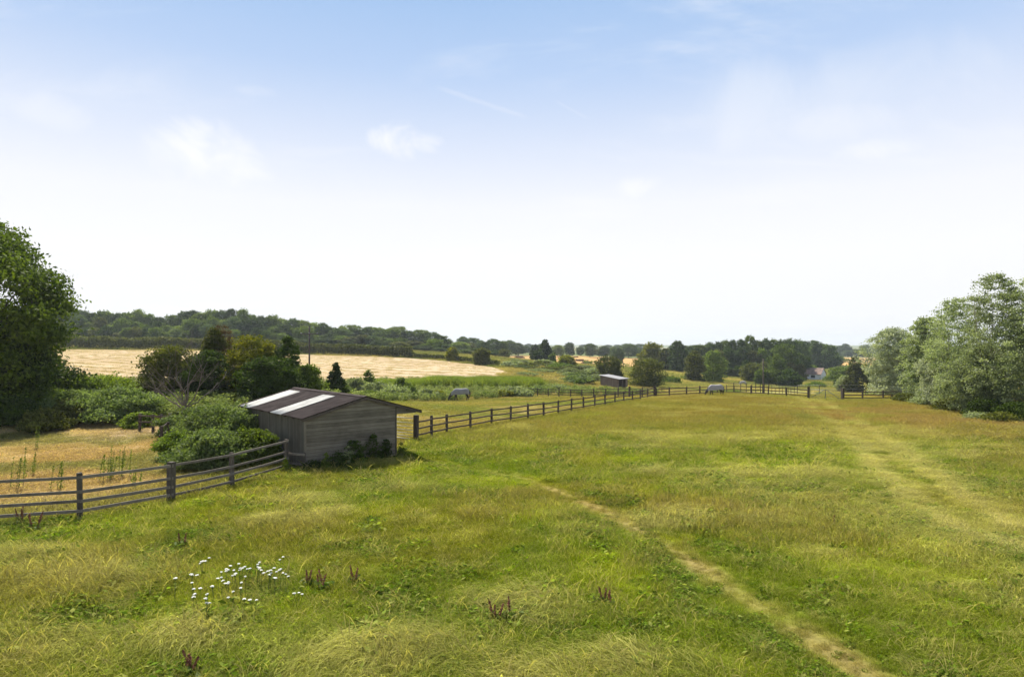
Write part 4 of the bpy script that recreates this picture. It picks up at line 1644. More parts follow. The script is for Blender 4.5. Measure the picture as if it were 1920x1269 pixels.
th = [
    ('large pale green bramble mass between the bare tree and the shed', 396, 31.5, 2.2, 2.15, 'bramble', 300),
    ('bramble mass growing up against the left wall of the shed', 452, 30.5, 1.45, 2.05, 'bramble', 220),
    ('front bramble mound behind the grey fence, left of the shed', 400, 26.5, 1.60, 1.65, 'bramble', 220),
    ('tall fluffy green weeds behind the grey fence beside the shed', 478, 26.9, 1.05, 1.60, 'fresh', 160),
    ('bramble clump at the foot of the bare tree', 345, 34.5, 1.5, 1.3, 'bramble', 150),
    ('low green bramble clump at the left end of the mound by the dry yard', 330, 28.5, .9, 1.2, 'fresh', 110),
]
for i, (lb, px, D, hw, h, mt, n) in enumerate(th):
    thicket('bramble_bush', lb, px, D, hw, h, mt, 50 + i, n=n)
th2 = [
    ('bright green bramble bank below the tall tree at the left edge', 60, 44, 3.2, 1.9, 'fresh', 260),
    ('large glossy bramble bank sloping down beside the dry yard', 225, 41.5, 2.5, 2.2, 'bramble', 320),
    ('bramble bank running up toward the hay field', 190, 49, 3.2, 2.3, 'fresh', 260),
    ('leafy bramble bank between tall tree and bare tree', 150, 43, 2.2, 1.8, 'bramble', 240),
    ('round bright bramble clump beside the broken old fence', 262, 38.6, 1.0, 1.0, 'fresh', 110),
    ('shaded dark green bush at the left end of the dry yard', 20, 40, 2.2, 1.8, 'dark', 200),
    ('olive feathery bush standing before the shaded hedge', 85, 38, 1.5, 1.3, 'olive', 150),
    ('dull green bush between the feathery bush and the bramble bank', 125, 40, 1.3, 1.5, 'olive', 130),
]
for i, (lb, px, D, hw, h, mt, n) in enumerate(th2):
    thicket('bramble_bush', lb, px, D, hw, h, mt, 70 + i, n=n, leaf=.13)
th3 = [
    ('dark green nettles against the middle of the shed gable wall', 664, 27.1, .62, 1.15, 'dark', 80, 'column'),
    ('dark weeds against the right half of the shed gable wall', 700, 27.8, .60, 1.30, 'dark', 80, 'cone'),
    ('dark weeds near the right end of the shed gable wall', 724, 28.1, .42, 1.05, 'dark', 56, 'cone'),
    ('yellow green young shrub at the foot of the shed gable wall', 612, 25.8, .30, .85, 'fresh', 24, 'cone'),
    ('thin pale leafed weed in front of the dark nettles by the shed', 652, 26.4, .30, 1.05, 'grey', 16, 'cone'),
    ('dark low weeds at the left corner of the shed', 585, 25.9, .6, .5, 'dark', 40, 'bush'),
    ('small green weed at the right corner of the shed', 752, 28.9, .3, .8, 'mid', 22, 'cone'),
    ('leafy weed below the end of the grey fence', 535, 25.4, .3, .7, 'fresh', 20, 'cone'),
    ('dark weeds along the foot of the gable wall beneath the young shrub', 635, 26.2, .6, .8, 'dark', 70, 'bush'),
    ('low sunny green weed in front of the dark weeds by the shed', 682, 26.7, .4, .45, 'fresh', 26, 'bush'),
]
for i, (lb, px, D, hw, h, mt, n, kd) in enumerate(th3):
    x, y = W(px, D)
    tree('weed_bush', lb, 'weeds', (x, y, tz(x, y) - .05), h, hw, kd, mt, h0=0, nclump=n, per=26, clump_r=.13, leaf=.085, seed=90 + i, trunk=.012, fill=.05, lump=.7, nlimb=12, stems=3,
         part='foliage', aspect=.45, airy=1)

# --- scrub bank between paddock and hay field
scr = [  # px, ytop, ybase, D, halfwidth px, mat, label
    (692, 692, 712, 88, 15, 'mid', 'small upright bush standing against the pale hay field behind the shed'),
    (665, 706, 728, 84, 26, 'grey', 'pale grey green bramble clump right of the pointed bush'),
    (705, 712, 735, 80, 34, 'grey', 'wide silvery bramble clump in the scrub bank above the shed ridge'),
    (752, 706, 726, 90, 18, 'mid', 'dark green clump between the silvery brambles and the reeds'),
    (740, 720, 745, 76, 34, 'grey', 'pale bramble clump just above the right slope of the shed roof'),
    (772, 722, 750, 78, 14, 'mid', 'dark little clump at the paddock edge left of the first horse'),
    (800, 726, 750, 80, 24, 'grey', 'silvery clump at the paddock edge left of the first horse'),
    (822, 730, 750, 82, 18, 'yellow', 'yellow brown seeding clump directly left of the first horse'),
    (645, 720, 745, 72, 26, 'bramble', 'bramble clump showing behind the shed roof near the pointed bush'),
    (690, 730, 750, 72, 26, 'fresh', 'bright green clump behind the shed ridge'),
    (720, 735, 752, 72, 18, 'mid', 'small dark clump touching the shed ridge line'),
    (905, 733, 748, 88, 26, 'fresh', 'green clump directly right of the first horse'),
    (940, 730, 748, 90, 26, 'yellow', 'yellowish clump below the reeds right of the first horse'),
    (965, 722, 744, 92, 32, 'grey', 'grey bramble clump at the left end of the second fence'),
    (985, 730, 745, 90, 20, 'grey', 'low grey clump touching the first posts of the second fence'),
    (1010, 722, 738, 100, 24, 'bramble', 'low green scrub behind the second fence'),
    (1048, 720, 736, 106, 26, 'grey', 'pale scrub on the slope behind the second fence'),
    (1086, 708, 726, 125, 11, 'mid', 'round dark bush standing on the grassy slope left of the field shelter'),
    (985, 700, 716, 135, 30, 'grey', 'scrub at the right tip of the hay field'),
    (1010, 690, 706, 150, 34, 'grey', 'grey scrub above the tip of the hay field'),
    (970, 682, 700, 165, 32, 'olive', 'dark scrub hedge below the golden field'),
    (940, 680, 696, 172, 26, 'olive', 'brown olive scrub beside the isolated dark bush in the hay field corner'),
    (1030, 686, 700, 160, 30, 'olive', 'dark scrub continuing under the pair of trees at the golden field'),
    (1072, 688, 706, 150, 28, 'grey', 'grey scrub below the yellow green bush'),
    (1120, 700, 716, 140, 20, 'grey', 'pale scrub just behind the left end of the field shelter'),
    (840, 706, 722, 104, 40, 'fresh', 'leafy green clump rising among the reeds'),
]
for i, (px, yt, yb, D, hwp, mt, lb) in enumerate(scr):
    h = max(.8, top_h(px, yt, D))
    Rx = hwp / F * D
    x, y = W(px, D)
    tree('scrub_bush', lb, 'bush', (x, y, tz(x, y) - .05), h, Rx, 'bush', mt, h0=0, nclump=int(36 + Rx * 14), per=50, clump_r=max(.25, min(h, Rx) * .3), leaf=.24, seed=120 + i, trunk=.02,
         fill=.35, lump=.3, nlimb=6, part='foliage')

# scattered low scrub over the slope between the hay field and the field shelter
SCRUB = [tree('scrub_bush', 'x', 'bush', (0, 0, 0), 1.5, 1.9, 'bush', mt_, h0=0, nclump=50, per=60, clump_r=.5, leaf=.30, seed=150 + i_, trunk=.02, fill=.35, lump=.45, nlimb=6, part='foliage')
         for i_, mt_ in enumerate(('grey', 'olive', 'mid', 'bramble'))]
rsb = random.Random(41)
spots = sorted([(rsb.uniform(955, 1120), 0) for _ in range(30)])
cnt_ = {}
SCRUBS = []
for i_, (px_, _) in enumerate(spots):
    D_ = rsb.uniform(128, 215)
    if D_ < 150 and px_ < 985:
        D_ += 30
    k_ = rsb.choice((0, 0, 1, 2, 3, 1))
    x_, y_ = W(px_, D_)
    s_ = rsb.uniform(.7, 1.9)
    word_ = ('pale grey', 'dark olive', 'mid green', 'light green')[k_]
    lb_ = word_ + ' scrub bush'
    if k_ not in cnt_:
        cnt_[k_] = 1
        o_ = SCRUB[k_]
        o_.location = (x_, y_, tz(x_, y_) - .1)
        o_.scale = (s_ * 1.3, s_ * 1.3, s_ * .8)
        o_['label'] = lb_
        o_['group'] = 'scrub bushes on the slope above the field shelter'
    else:
        o_ = place_copy(SCRUB[k_], (x_, y_, tz(x_, y_) - .1), s_ * 1.3, rsb.uniform(0, 6), lb_, 'scrub bushes on the slope above the field shelter', sz=s_ * .8)
    SCRUBS.append((px_, word_, o_))

# --- poplars on the right
pop = [  # px, ytop, ybase, D, halfw px, kind, mat, label
    (1674, 612, 745, 76, 52, 'dome', 'silver', 'silvery white leaved poplar at the left end of the right hand trees'),
    (1738, 592, 750, 62, 46, 'dome', 'poplar', 'slender young poplar directly right of the silvery poplar'),
    (1792, 556, 770, 53, 62, 'dome', 'poplar', 'broad green poplar in the middle of the right hand trees'),
    (1864, 508, 790, 45, 78, 'column', 'poplar', 'tallest poplar at the right with sparse airy top'),
    (1935, 515, 795, 43, 70, 'dome', 'poplar', 'poplar cut off by the right edge of the picture'),
    (1765, 660, 762, 55, 48, 'dome', 'silver', 'pale low poplar growth in front of the slender poplar'),
    (1830, 650, 780, 46, 60, 'dome', 'poplar', 'bushy lower poplar growth in front of the tallest poplar'),
]
for i, (px, yt, yb, D, hwp, kd, mt, lb) in enumerate(pop):
    x, y = W(px, D)
    h = top_h(px, yt, D)
    Rx = hwp / F * D
    tree('poplar_tree', lb, 'tree', (x, y, tz(x, y)), h, Rx, kd, mt, h0=.2, nclump=int(150 + Rx * 75), per=105, clump_r=max(.42, Rx * .19), leaf=.095 if D < 60 else .14, seed=160 + i, trunk=.014,
         stems=2 if hwp > 50 else 1, fill=.15, lump=.46, bark=M_BARKPALE, airy=1, nlimb=34, aspect=.85)
low = [
    (1700, 735, 62, 26, 'olive', 'low brown green bush at the foot of the silvery poplar'),
    (1745, 725, 56, 30, 'poplar', 'leafy undergrowth at the foot of the slender poplar'),
    (1795, 740, 48.5, 40, 'olive', 'dark undergrowth below the middle poplar'),
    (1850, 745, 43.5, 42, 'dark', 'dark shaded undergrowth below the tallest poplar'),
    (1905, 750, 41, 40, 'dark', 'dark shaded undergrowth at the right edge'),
    (1875, 770, 40, 26, 'olive', 'low dry bramble clump before the dark undergrowth at right'),
    (1835, 772, 41.5, 20, 'grey', 'grey low bramble in front of the undergrowth below the poplars'),
]
for i, (px, yt, D, hwp, mt, lb) in enumerate(low):
    x, y = W(px, D)
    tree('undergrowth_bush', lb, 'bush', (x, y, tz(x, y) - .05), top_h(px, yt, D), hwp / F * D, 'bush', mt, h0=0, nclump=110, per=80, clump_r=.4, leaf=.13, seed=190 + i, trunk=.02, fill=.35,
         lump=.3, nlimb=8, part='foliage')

# --- mid-distance trees: one per line, with their own shapes
mid = [  # px, ytop, D, halfw px, kind, mat, label
    (1141, 664, 150, 32, 'dome', 'olive', 'dark round bush directly behind the small field shelter'),
    (1212, 667, 138, 36, 'dome', 'olive', 'large dark spreading bush right of the field shelter'),
    (1302, 655, 190, 23, 'column', 'olive', 'dark leaning tree left of the light green one'),
    (1337, 655, 195, 27, 'dome', 'light', 'light green rounded tree behind the rugged horse'),
    (1222, 640, 270, 24, 'dome', 'yellow', 'tree with yellowish sunlit top left in the right hand wood'),
    (1270, 637, 250, 20, 'column', 'blue', 'tall grey green tree with a ragged top'),
    (1248, 652, 255, 16, 'dome', 'olive', 'dull tree between the yellowish and the ragged tree'),
    (1458, 662, 205, 32, 'cone', 'mid', 'conical green tree standing forward of the wood near the white house'),
    (1479, 690, 200, 23, 'dome', 'dark', 'low dark spreading tree between the conical tree and the white house'),
    (1410, 678, 216, 22, 'dome', 'olive', 'brownish rounded tree at the foot of the wood'),
    (1428, 692, 204, 14, 'round', 'mid', 'small round green tree left of the conical tree'),
    (1470, 641, 245, 32, 'dome', 'mid', 'broad bright domed tree behind the conical tree'),
    (1548, 644, 350, 26, 'round', 'blue', 'dark bluish round tree at the right end of the wood'),
    (1530, 638, 352, 16, 'flare', 'blue', 'flat topped dark tree next to the bluish round one'),
    (1604, 668, 160, 19, 'column', 'olive', 'dark upright tree left of the silvery poplar'),
    (1585, 703, 170, 17, 'dome', 'grey', 'low grey green tree beside the dark upright one'),
    (1575, 702, 205, 14, 'round', 'mid', 'round dark green bush right of the white house'),
    (1578, 686, 245, 26, 'bush', 'fresh', 'bright green bushes above and right of the white house'),
    (1521, 684, 300, 14, 'bush', 'fresh', 'small bright tree behind the roof of the white house'),
    (1530, 715, 200, 16, 'bush', 'fresh', 'low bright hedge clump in front of the white house'),
    (1022, 636, 255, 14, 'column', 'dark', 'tallest dark tree of the pair at the golden field'),
    (1008, 656, 245, 14, 'round', 'dark', 'rounder shorter tree of the pair at the golden field'),
    (1003, 645, 310, 10, 'dome', 'blue', 'dark tree peeping behind the pair at the golden field'),
    (1036, 662, 235, 8, 'column', 'light', 'thin sapling right of the pair at the golden field'),
    (1062, 665, 195, 20, 'dome', 'yellow', 'yellow green topped bush below the golden field'),
    (903, 651, 172, 17, 'dome', 'olive', 'isolated dark bush at the right corner of the hay field'),
    (848, 650, 186, 12, 'dome', 'yellow', 'isolated small yellowish bush at the top edge of the hay field'),
    (1298, 700, 200, 20, 'bush', 'fresh', 'low sunny green bush at the foot of the dark leaning tree'),
    (1255, 705, 165, 22, 'bush', 'mid', 'low green hedge clump right of the large dark bush'),
]
for i, (px, yt, D, hwp, kd, mt, lb) in enumerate(mid):
    x, y = W(px, D)
    h = max(1.5, top_h(px, yt, D))
    Rx = hwp / F * D
    lf = .0026 * D
    tree('country_tree', lb, 'tree' if kd != 'bush' else 'bush', (x, y, tz(x, y) - .05), h, Rx, kd, mt, h0=-Rx * .15, nclump=100, per=75, clump_r=Rx * .30, leaf=lf, seed=220 + i, trunk=.03, fill=.45,
         lump=.40, nlimb=8)

# --- prototypes for the woods; every tree of the woods is a copy
PROTO = []
specs = [('dome', 'mid'), ('round', 'dark'), ('dome', 'light'), ('flare', 'mid'), ('column', 'dark'), ('dome', 'olive'), ('round', 'blue'), ('flare', 'light'), ('dome', 'blue')]
for i, (kd, mt) in enumerate(specs):
    p = tree('woodland_tree', 'x', 'tree', (0, 0, 0), 10.0, 4.4, kd, mt, h0=.2, nclump=110, per=80, clump_r=1.25, leaf=.46, seed=300 + i, trunk=.022, fill=.5, lump=.42, nlimb=10)
    PROTO.append([p, False, mt])
WORD = {'mid': 'mid green', 'dark': 'dark green', 'light': 'pale green', 'olive': 'olive green', 'blue': 'bluish green'}
rw = random.Random(77)


WOODS = []


def wood_tree(px, ytop, D, halfw_px, which, where, group, base=0.0):
    p, used, mt = PROTO[which]
    x, y = W(px, D)
    h = max(2.0, top_h(px, ytop, D) - base)
    s = halfw_px / F * D / 4.4
    lb = WORD[mt] + ' ' + where
    rz = rw.uniform(0, 6.28)
    if not used:
        PROTO[which][1] = True
        o = p
        p.location = (x, y, tz(x, y) + base)
        p.rotation_euler = (0, 0, rz)
        p.scale = (s, s, h / 10)
        p['label'] = lb
        p['group'] = group
    else:
        o = place_copy(p, (x, y, tz(x, y) + base), s, rz, lb, group, sz=h / 10)
    WOODS.append((group, px, WORD[mt], o, where))


def interp(px, pts):
    xs, ys = zip(*pts)
    return float(np.interp(px, xs, ys))


sky_left = [(-60, 578), (100, 580), (130, 577), (180, 580), (225, 585), (262, 580), (300, 588), (320, 590), (345, 582), (400, 579), (450, 577), (480, 586), (520, 590), (560, 596), (590, 602), (625, 610), (640, 618), (655, 608),
            (672, 616), (700, 611), (740, 611), (770, 615), (800, 620), (830, 628), (850, 632)]
# back row
px = -40
while px < 850:
    D = 300
    if px > 640:
        D = 330
    wood_tree(px, interp(px, sky_left) + rw.uniform(-2, 5), D, rw.uniform(18, 26), rw.choice((0, 1, 2, 3, 6, 7, 8)), 'tree in the rear row of the long wood beyond the hay field', 'rear row of the left wood')
    px += rw.uniform(15, 22)
px = -50
while px < 860:
    wood_tree(px, interp(px, sky_left) + rw.uniform(10, 26), 278, rw.uniform(15, 25), rw.choice((0, 1, 2, 4, 5, 6, 0, 3)), 'tree in the front row of the long wood beyond the hay field', 'front row of the left wood')
    px += rw.uniform(15, 24)
px = 60
while px < 900:
    wood_tree(px, interp(px, sky_left) + rw.uniform(26, 42), 262, rw.uniform(12, 20), rw.choice((0, 1, 5, 4, 6)), 'low tree at the foot of the long wood beyond the hay field', 'low front fringe of the left wood')
    px += rw.uniform(14, 22)
# middle distance row
for (px, yt, D, hw, w_) in ((868, 630, 400, 16, 8), (886, 632, 410, 15, 6), (902, 637, 400, 12, 8), (876, 641, 330, 20, 5), (925, 634, 340, 17, 6), (940, 638, 350, 17, 0), (955, 637, 420, 17, 8), (910, 640, 320, 16, 1), (972, 642, 430, 13, 8), (925, 655, 280, 14, 1), (945, 654, 275, 13, 5), (890, 652, 290, 14, 0),
                            (862, 640, 300, 20, 2), (915, 648, 310, 12, 4), (985, 648, 500, 12, 6)):
    wood_tree(px, yt, D, hw, w_, 'tree in the clump between the long wood and the golden field', 'clump left of the golden field')
for (px, yt, D, hw, w_) in ((1046, 646, 430, 12, 2), (1068, 641, 440, 12, 8), (1088, 650, 460, 9, 6), (1106, 643, 440, 13, 6), (1132, 648, 440, 13, 8), (1150, 650, 460, 10, 0), (1178, 643, 445, 17, 6), (1160, 651, 340, 10, 1), (1198, 652, 450, 12, 8), (1030, 655, 480, 12, 5), (1120, 655, 500, 14, 5), (1210, 655, 400, 14, 6)):
    wood_tree(px, yt, D, hw, w_, 'tree in the far row along the top of the golden field', 'far row behind the golden field')
sky_right = [(1240, 652), (1285, 650), (1300, 646), (1330, 640), (1355, 639), (1368, 632), (1385, 636), (1402, 626), (1420, 633), (1442, 631), (1462, 634), (1480, 633), (1500, 637), (1520, 636), (1535, 642), (1560, 650), (1575, 668)]
px = 1285
while px < 1572:
    wood_tree(px, interp(px, sky_right) + rw.uniform(-2, 3), 285 if px < 1500 else 380, rw.uniform(13, 19), rw.choice((0, 1, 3, 6, 7, 8, 4)), 'tree in the rear row of the wood on the right above the white house', 'rear row of the right wood')
    px += rw.uniform(12, 17)
px = 1345
while px < 1520:
    wood_tree(px, interp(px, sky_right) + rw.uniform(14, 30), 262, rw.uniform(13, 19), rw.choice((0, 1, 4, 5, 1, 6)), 'tree in the front row of the wood on the right', 'front row of the right wood')
    px += rw.uniform(14, 19)
px = 1350
while px < 1520:
    wood_tree(px, interp(px, sky_right) + rw.uniform(44, 58), 240, rw.uniform(10, 15), rw.choice((1, 5, 4)), 'low tree at the foot of the wood on the right', 'low front fringe of the right wood')
    px += rw.uniform(14, 19)
px = 1230
while px < 1300:
    wood_tree(px, rw.uniform(652, 660), 300, rw.uniform(9, 13), rw.choice((1, 5, 0)), 'small tree filling the gap left of the right wood', 'small clump left of the right wood')
    px += rw.uniform(12, 17)
for (px, yt, D, hw, w_) in ((1590, 656, 700, 12, 8), (1607, 654, 700, 14, 6), (1625, 658, 700, 14, 8), (1577, 660, 720, 10, 6), (1645, 657, 700, 16, 6), (1665, 658, 700, 16, 8), (1690, 655, 500, 18, 8), (1725, 655, 400, 20, 6), (1760, 650, 300, 24, 1), (1800, 645, 250, 26, 0), (1850, 640, 220, 30, 1), (1900, 640, 200, 30, 5), (1700, 690, 150, 24, 1), (1755, 690, 120, 30, 5), (1640, 690, 180, 16, 1)):
    wood_tree(px, yt, D, hw, w_, 'tree in the far line of trees behind the poplars on the right', 'far line behind the poplars')
# more distant rows toward the horizon
for k in range(46):
    px = 560 + k * 24 + rw.uniform(-8, 8)
    wood_tree(px, rw.uniform(643, 648.5) if px > 850 else 640, rw.uniform(700, 1000), rw.uniform(9, 16), rw.choice((6, 8, 1)), 'hazy tree on the distant skyline', 'distant hazy skyline row')


ORD = 'first second third fourth fifth sixth seventh eighth ninth tenth eleventh twelfth thirteenth fourteenth fifteenth sixteenth seventeenth eighteenth nineteenth'.split()
TENS = {20: ('twentieth', 'twenty'), 30: ('thirtieth', 'thirty'), 40: ('fortieth', 'forty'), 50: ('fiftieth', 'fifty'), 60: ('sixtieth', 'sixty')}


def ordinal(k):
    if k < 20:
        return ORD[k - 1]
    a, b_ = TENS[k // 10 * 10]
    return a if k % 10 == 0 else b_ + '-' + ORD[k % 10 - 1]


for k, (px_, word, o) in enumerate(sorted(SCRUBS, key=lambda q: q[0])):
    o['label'] = '%s scrub bush, %s from the left on the slope above the field shelter' % (word, ordinal(k + 1))
for g in sorted({q[0] for q in WOODS}):
    row = sorted([q for q in WOODS if q[0] == g], key=lambda q: q[1])
    for k, (g_, px_, word, o, where) in enumerate(row):
        o['label'] = '%s tree, %s from the left in the %s' % (word, ordinal(k + 1), g)


# --- clipped hedges along the top of the hay field
def hedge(name, label, pts, h, wdt, mat, seed, leaf=.35, dens=26):
    rng = np.random.RandomState(seed)
    x0, y0 = pts[0]
    root = empty(name, (x0, y0, tz(x0, y0)), 0, label, 'hedge')
    A = np.array(pts)
    L = np.hypot(*np.diff(A, axis=0).T).sum()
    n = int(L * dens)
    t = rng.rand(n) * (len(pts) - 1)
    i = t.astype(int)
    P = A[i] * (1 - (t - i))[:, None] + A[i + 1] * (t - i)[:, None]
    th_ = rng.rand(n) * PI
    hh = h * (0.82 + .36 * fbm(t * 30, t * 0, .25, 3, seed))
    rr = rng.rand(n) ** .35
    X = P[:, 0] + rng.randn(n) * .4
    Y = P[:, 1] - np.cos(th_) * wdt * rr
    Z = terrain(X, Y) + np.abs(np.sin(th_)) ** .5 * hh * rr
    pts3 = np.stack([X - x0, Y - y0, Z - root.location.z], -1)
    V, Q = leafset(rng, pts3, leaf, .7, np.array([[0, -.3, .5]]), 1.0)
    cl = fbm(X, Y, .6, 2, 7)
    me = np_mesh('foliage', V, Q, {'v': ('FACE', 'FLOAT', rng.rand(len(Q))), 'c': ('FACE', 'FLOAT', cl)})
    link_mesh('foliage', me, TMATS[mat], root)
    mb = MB()
    for k in range(int(L / 6)):
        tt = (k + .5) / int(L / 6) * (len(pts) - 1)
        q = int(tt)
        p = A[q] * (1 - (tt - q)) + A[q + 1] * (tt - q)
        z = tz(*p) - root.location.z
        mb.tube([(p[0] - x0, p[1] - y0, z - .1), (p[0] - x0 + .2, p[1] - y0, z + h * .6)], [.08, .03], 5)
    mb.build('stems', M_BARK, root)
    return root


hedge('hedge', 'long dark clipped hedge along the top of the hay field at left', [W(-60, 206), W(140, 206), W(300, 206), W(420, 205), W(560, 202)], 4.0, 2.0, 'olive', 1, .60, 200)
hedge('hedge', 'dark hedge along the top of the hay field right of the utility pole', [W(560, 202), W(640, 199), W(700, 197), W(772, 194)], 3.4, 2.0, 'olive', 2, .58, 200)
hedge('hedge', 'low thin brownish hedge between the tall hedge and the yellowish bush', [W(772, 193), W(840, 188), W(890, 180), W(935, 172)], 1.5, 1.0, 'olive', 3, .45, 110)
hedge('hedge', 'thin dark hedge between the two far golden strips on the right', [W(1490, 447), W(1570, 445), W(1655, 440)], 2.6, 1.5, 'blue', 4, .7, 30)
hedge('hedge', 'green hedge below the near edge of the golden field', [W(1095, 262), W(1130, 262), W(1180, 264)], 2.2, 1.5, 'mid', 5, .5, 40)
hedge('hedge', 'low hedge under the far golden strip behind the white house', [W(1500, 352), W(1580, 350), W(1650, 345)], 2.0, 1.5, 'fresh', 6, .6, 34)


# ------------------------------------------------------------------ utility poles
def utility_pole():
    px, D = 580, 112
    x, y = W(px, D)
    z = tz(x, y)
    H = top_h(px, 612, D)
    root = empty('utility_pole', (x, y, z), 0, 'brown wooden utility pole with crossarm at the edge of the hay field', 'utility pole')
    mb = MB()
    mb.tube([(0, 0, -.3), (0, 0, H)], [.17, .12], 10)
    mb.build('pole', M_POSTD, root, smooth=True)
    zc = CAMZ - (626 - HOR) / F * D - z
    mb = MB()
    mb.beam((-1.5, -.15, zc), (1.55, -.15, zc), .11, .12, .5)
    mb.build('crossarm', M_POSTD, root)
    for sx_ in (-1.4, 0.0, 1.42):
        mb = MB()
        mb.tube([(sx_, -.15, zc + .06), (sx_, -.15, zc + .14), (sx_, -.15, zc + .22), (sx_, -.15, zc + .27)], [.03, .07, .06, .02], 8)
        mb.build('insulator', M_GALV, root, smooth=True)
    mb = MB()
    mb.tube([(-.7, -.14, zc), (0, -.12, zc - .7)], .02, 5)
    mb.tube([(.7, -.14, zc), (0, -.12, zc - .7)], .02, 5)
    mb.build('strut', M_DARKIRON, root)


utility_pole()


def slim_pole():
    x, y = W(1431, 120)
    z = tz(x, y)
    root = empty('telegraph_pole', (x, y, z), 0, 'slim dark pole in front of the conical green tree', 'utility pole')
    mb = MB()
    mb.tube([(0, 0, -.3), (0, 0, top_h(1431, 672, 120))], [.14, .09], 8)
    mb.build('pole', M_POSTG, root, smooth=True)
    mb = MB()
    mb.tube([(0, 0, -.2), (0, 0, 1.6)], [.20, .19], 8)
    mb.build('guard', M_POSTD, root)


slim_pole()

# ------------------------------------------------------------------ field shelter
M_TAN = mat_wood('tan_boards', (0.13, 0.10, 0.075), (0.28, 0.225, 0.175), (3, 3, .4), v_amt=.35)
M_SHEET = mat_plain('pale_roof_sheet', (0.27, 0.265, 0.27), .55, .4, .08, 1.5, .0)
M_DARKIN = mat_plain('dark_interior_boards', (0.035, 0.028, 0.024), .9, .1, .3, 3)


def field_shelter():
    D = 124
    a = Vector((*W(1160, D), 0))               # near corner between board wall and open front
    b = Vector((*W(1126, D + 4.2), 0))         # left end of the board wall
    c = Vector((*W(1176, D + 2.6), 0))         # right end of the open front
    z = tz(a.x, a.y)
    root = empty('field_shelter', (a.x, a.y, z), 0, 'small field shelter of tan boards with pale sloping roof and open front beyond the fences', 'shelter')
    B, C = (b - a), (c - a)
    HF, HB = 1.95, 2.55
    rng = random.Random(4)
    mb = MB()
    n = 24
    thick = Vector((-B.y, B.x, 0)).normalized() * .03
    for k in range(n):
        p0, p1 = B * (k / n), B * ((k + .93) / n)
        h0_, h1_ = HF + (HB - HF) * k / n, HF + (HB - HF) * (k + 1) / n
        mb.prism([p0 + Vector((0, 0, -.5)), p1 + Vector((0, 0, -.5)), p1 + Vector((0, 0, h1_)), p0 + Vector((0, 0, h0_))], thick * (1 + rng.uniform(-.2, .2)), rng.random())
    mb.build('side_wall', M_TAN, root)
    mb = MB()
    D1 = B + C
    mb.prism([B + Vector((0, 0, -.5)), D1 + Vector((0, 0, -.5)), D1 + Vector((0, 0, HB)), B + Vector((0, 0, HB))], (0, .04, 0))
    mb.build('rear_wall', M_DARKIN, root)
    mb = MB()
    mb.prism([C + Vector((0, 0, -.5)), D1 + Vector((0, 0, -.5)), D1 + Vector((0, 0, HB)), C + Vector((0, 0, HF))], (.05, 0, 0))
    mb.build('side_wall', M_TAN, root)
    for f in (0.0, .45, .80, 1.0):
        mb = MB()
        p = C * f
        mb.box((p.x - .07, p.y - .07, -.5), (p.x + .07, p.y + .07, HF - .02), rng.random())
        mb.build('post', M_RAIL, root)
    mb = MB()
    mb.prism([C * .84 + Vector((0, 0, -.4)), C * .98 + Vector((0, 0, -.4)), C * .98 + Vector((0, 0, HF - .1)), C * .84 + Vector((0, 0, HF - .1))], (0, .04, 0), .6)
    mb.build('front_panel', M_TAN, root)
    mb = MB()
    e1, e2 = C.normalized() * .35, B.normalized() * .35
    corners = [Vector((0, 0, HF)) - e1 - e2, C + Vector((0, 0, HF)) + e1 - e2, D1 + Vector((0, 0, HB)) + e1 + e2, B + Vector((0, 0, HB)) - e1 + e2]
    mb.prism([p + Vector((0, 0, .01)) for p in corners], (0, 0, .10))
    mb.build('roof', M_SHEET, root)


field_shelter()

# ------------------------------------------------------------------ white house
M_WHITE = mat_plain('white_render', (0.74, 0.76, 0.78), .8, .2, .06, .6)
M_TILE = mat_plain('brown_tiles', (0.25, 0.175, 0.145), .85, .2, .2, .9)
M_GLASS = mat_plain('dark_glass', (0.05, 0.06, 0.07), .15, .6, .1, 1)


def house():
    D = 258
    x, y = W(1531, D)
    z = tz(x, y)
    base = CAMZ - (712 - HOR) / F * D - z
    root = empty('white_house', (x, y, z), R(-42), 'small white walled house with brown tiled roof among trees on the right', 'house')
    root.location.z = z
    wx, dy_, hw, hr = 6.2, 3.2, 3.0, 4.7
    b0 = base - .3
    xg = 2.6
    mb = MB()
    mb.box((-6.5, -dy_, b0), (xg, dy_, base + hw - .6))
    mb.prism([(xg - .2, -dy_, base + hw - .62), (xg - .2, dy_, base + hw - .62), (xg - .2, 0, base + hr - .15)], (.2, 0, 0))
    mb.build('wall', M_WHITE, root)
    mb = MB()
    for s_ in (-1, 1):
        mb.prism([(-6.9, s_ * (dy_ + .35), base + hw - .75), (-6.9, 0, base + hr), (-6.9, 0, base + hr + .14), (-6.9, s_ * (dy_ + .35), base + hw - .61)], (xg + 7.1, 0, 0))
    rf = mb.build('roof', M_TILE, root)
    mb = MB()
    mb.box((-5.6, -.3, base + hr - .4), (-4.9, .4, base + hr + .75))
    mb.build('chimney', M_WHITE, rf)
    mb = MB()
    mb.box((-6.6, -dy_ - .03, b0), (xg + .03, -dy_ - .004, base + .30))
    mb.box((xg + .004, -dy_, b0), (xg + .03, dy_, base + .30))
    mb.build('plinth', M_DARKIRON, root)
    for (u0, u1) in ((-4.6, -3.2), (-1.2, .4)):
        mb = MB()
        mb.box((u0, -dy_ - .03, base + .9), (u1, -dy_ - .005, base + 2.0))
        mb.build('window', M_GLASS, root)


house()

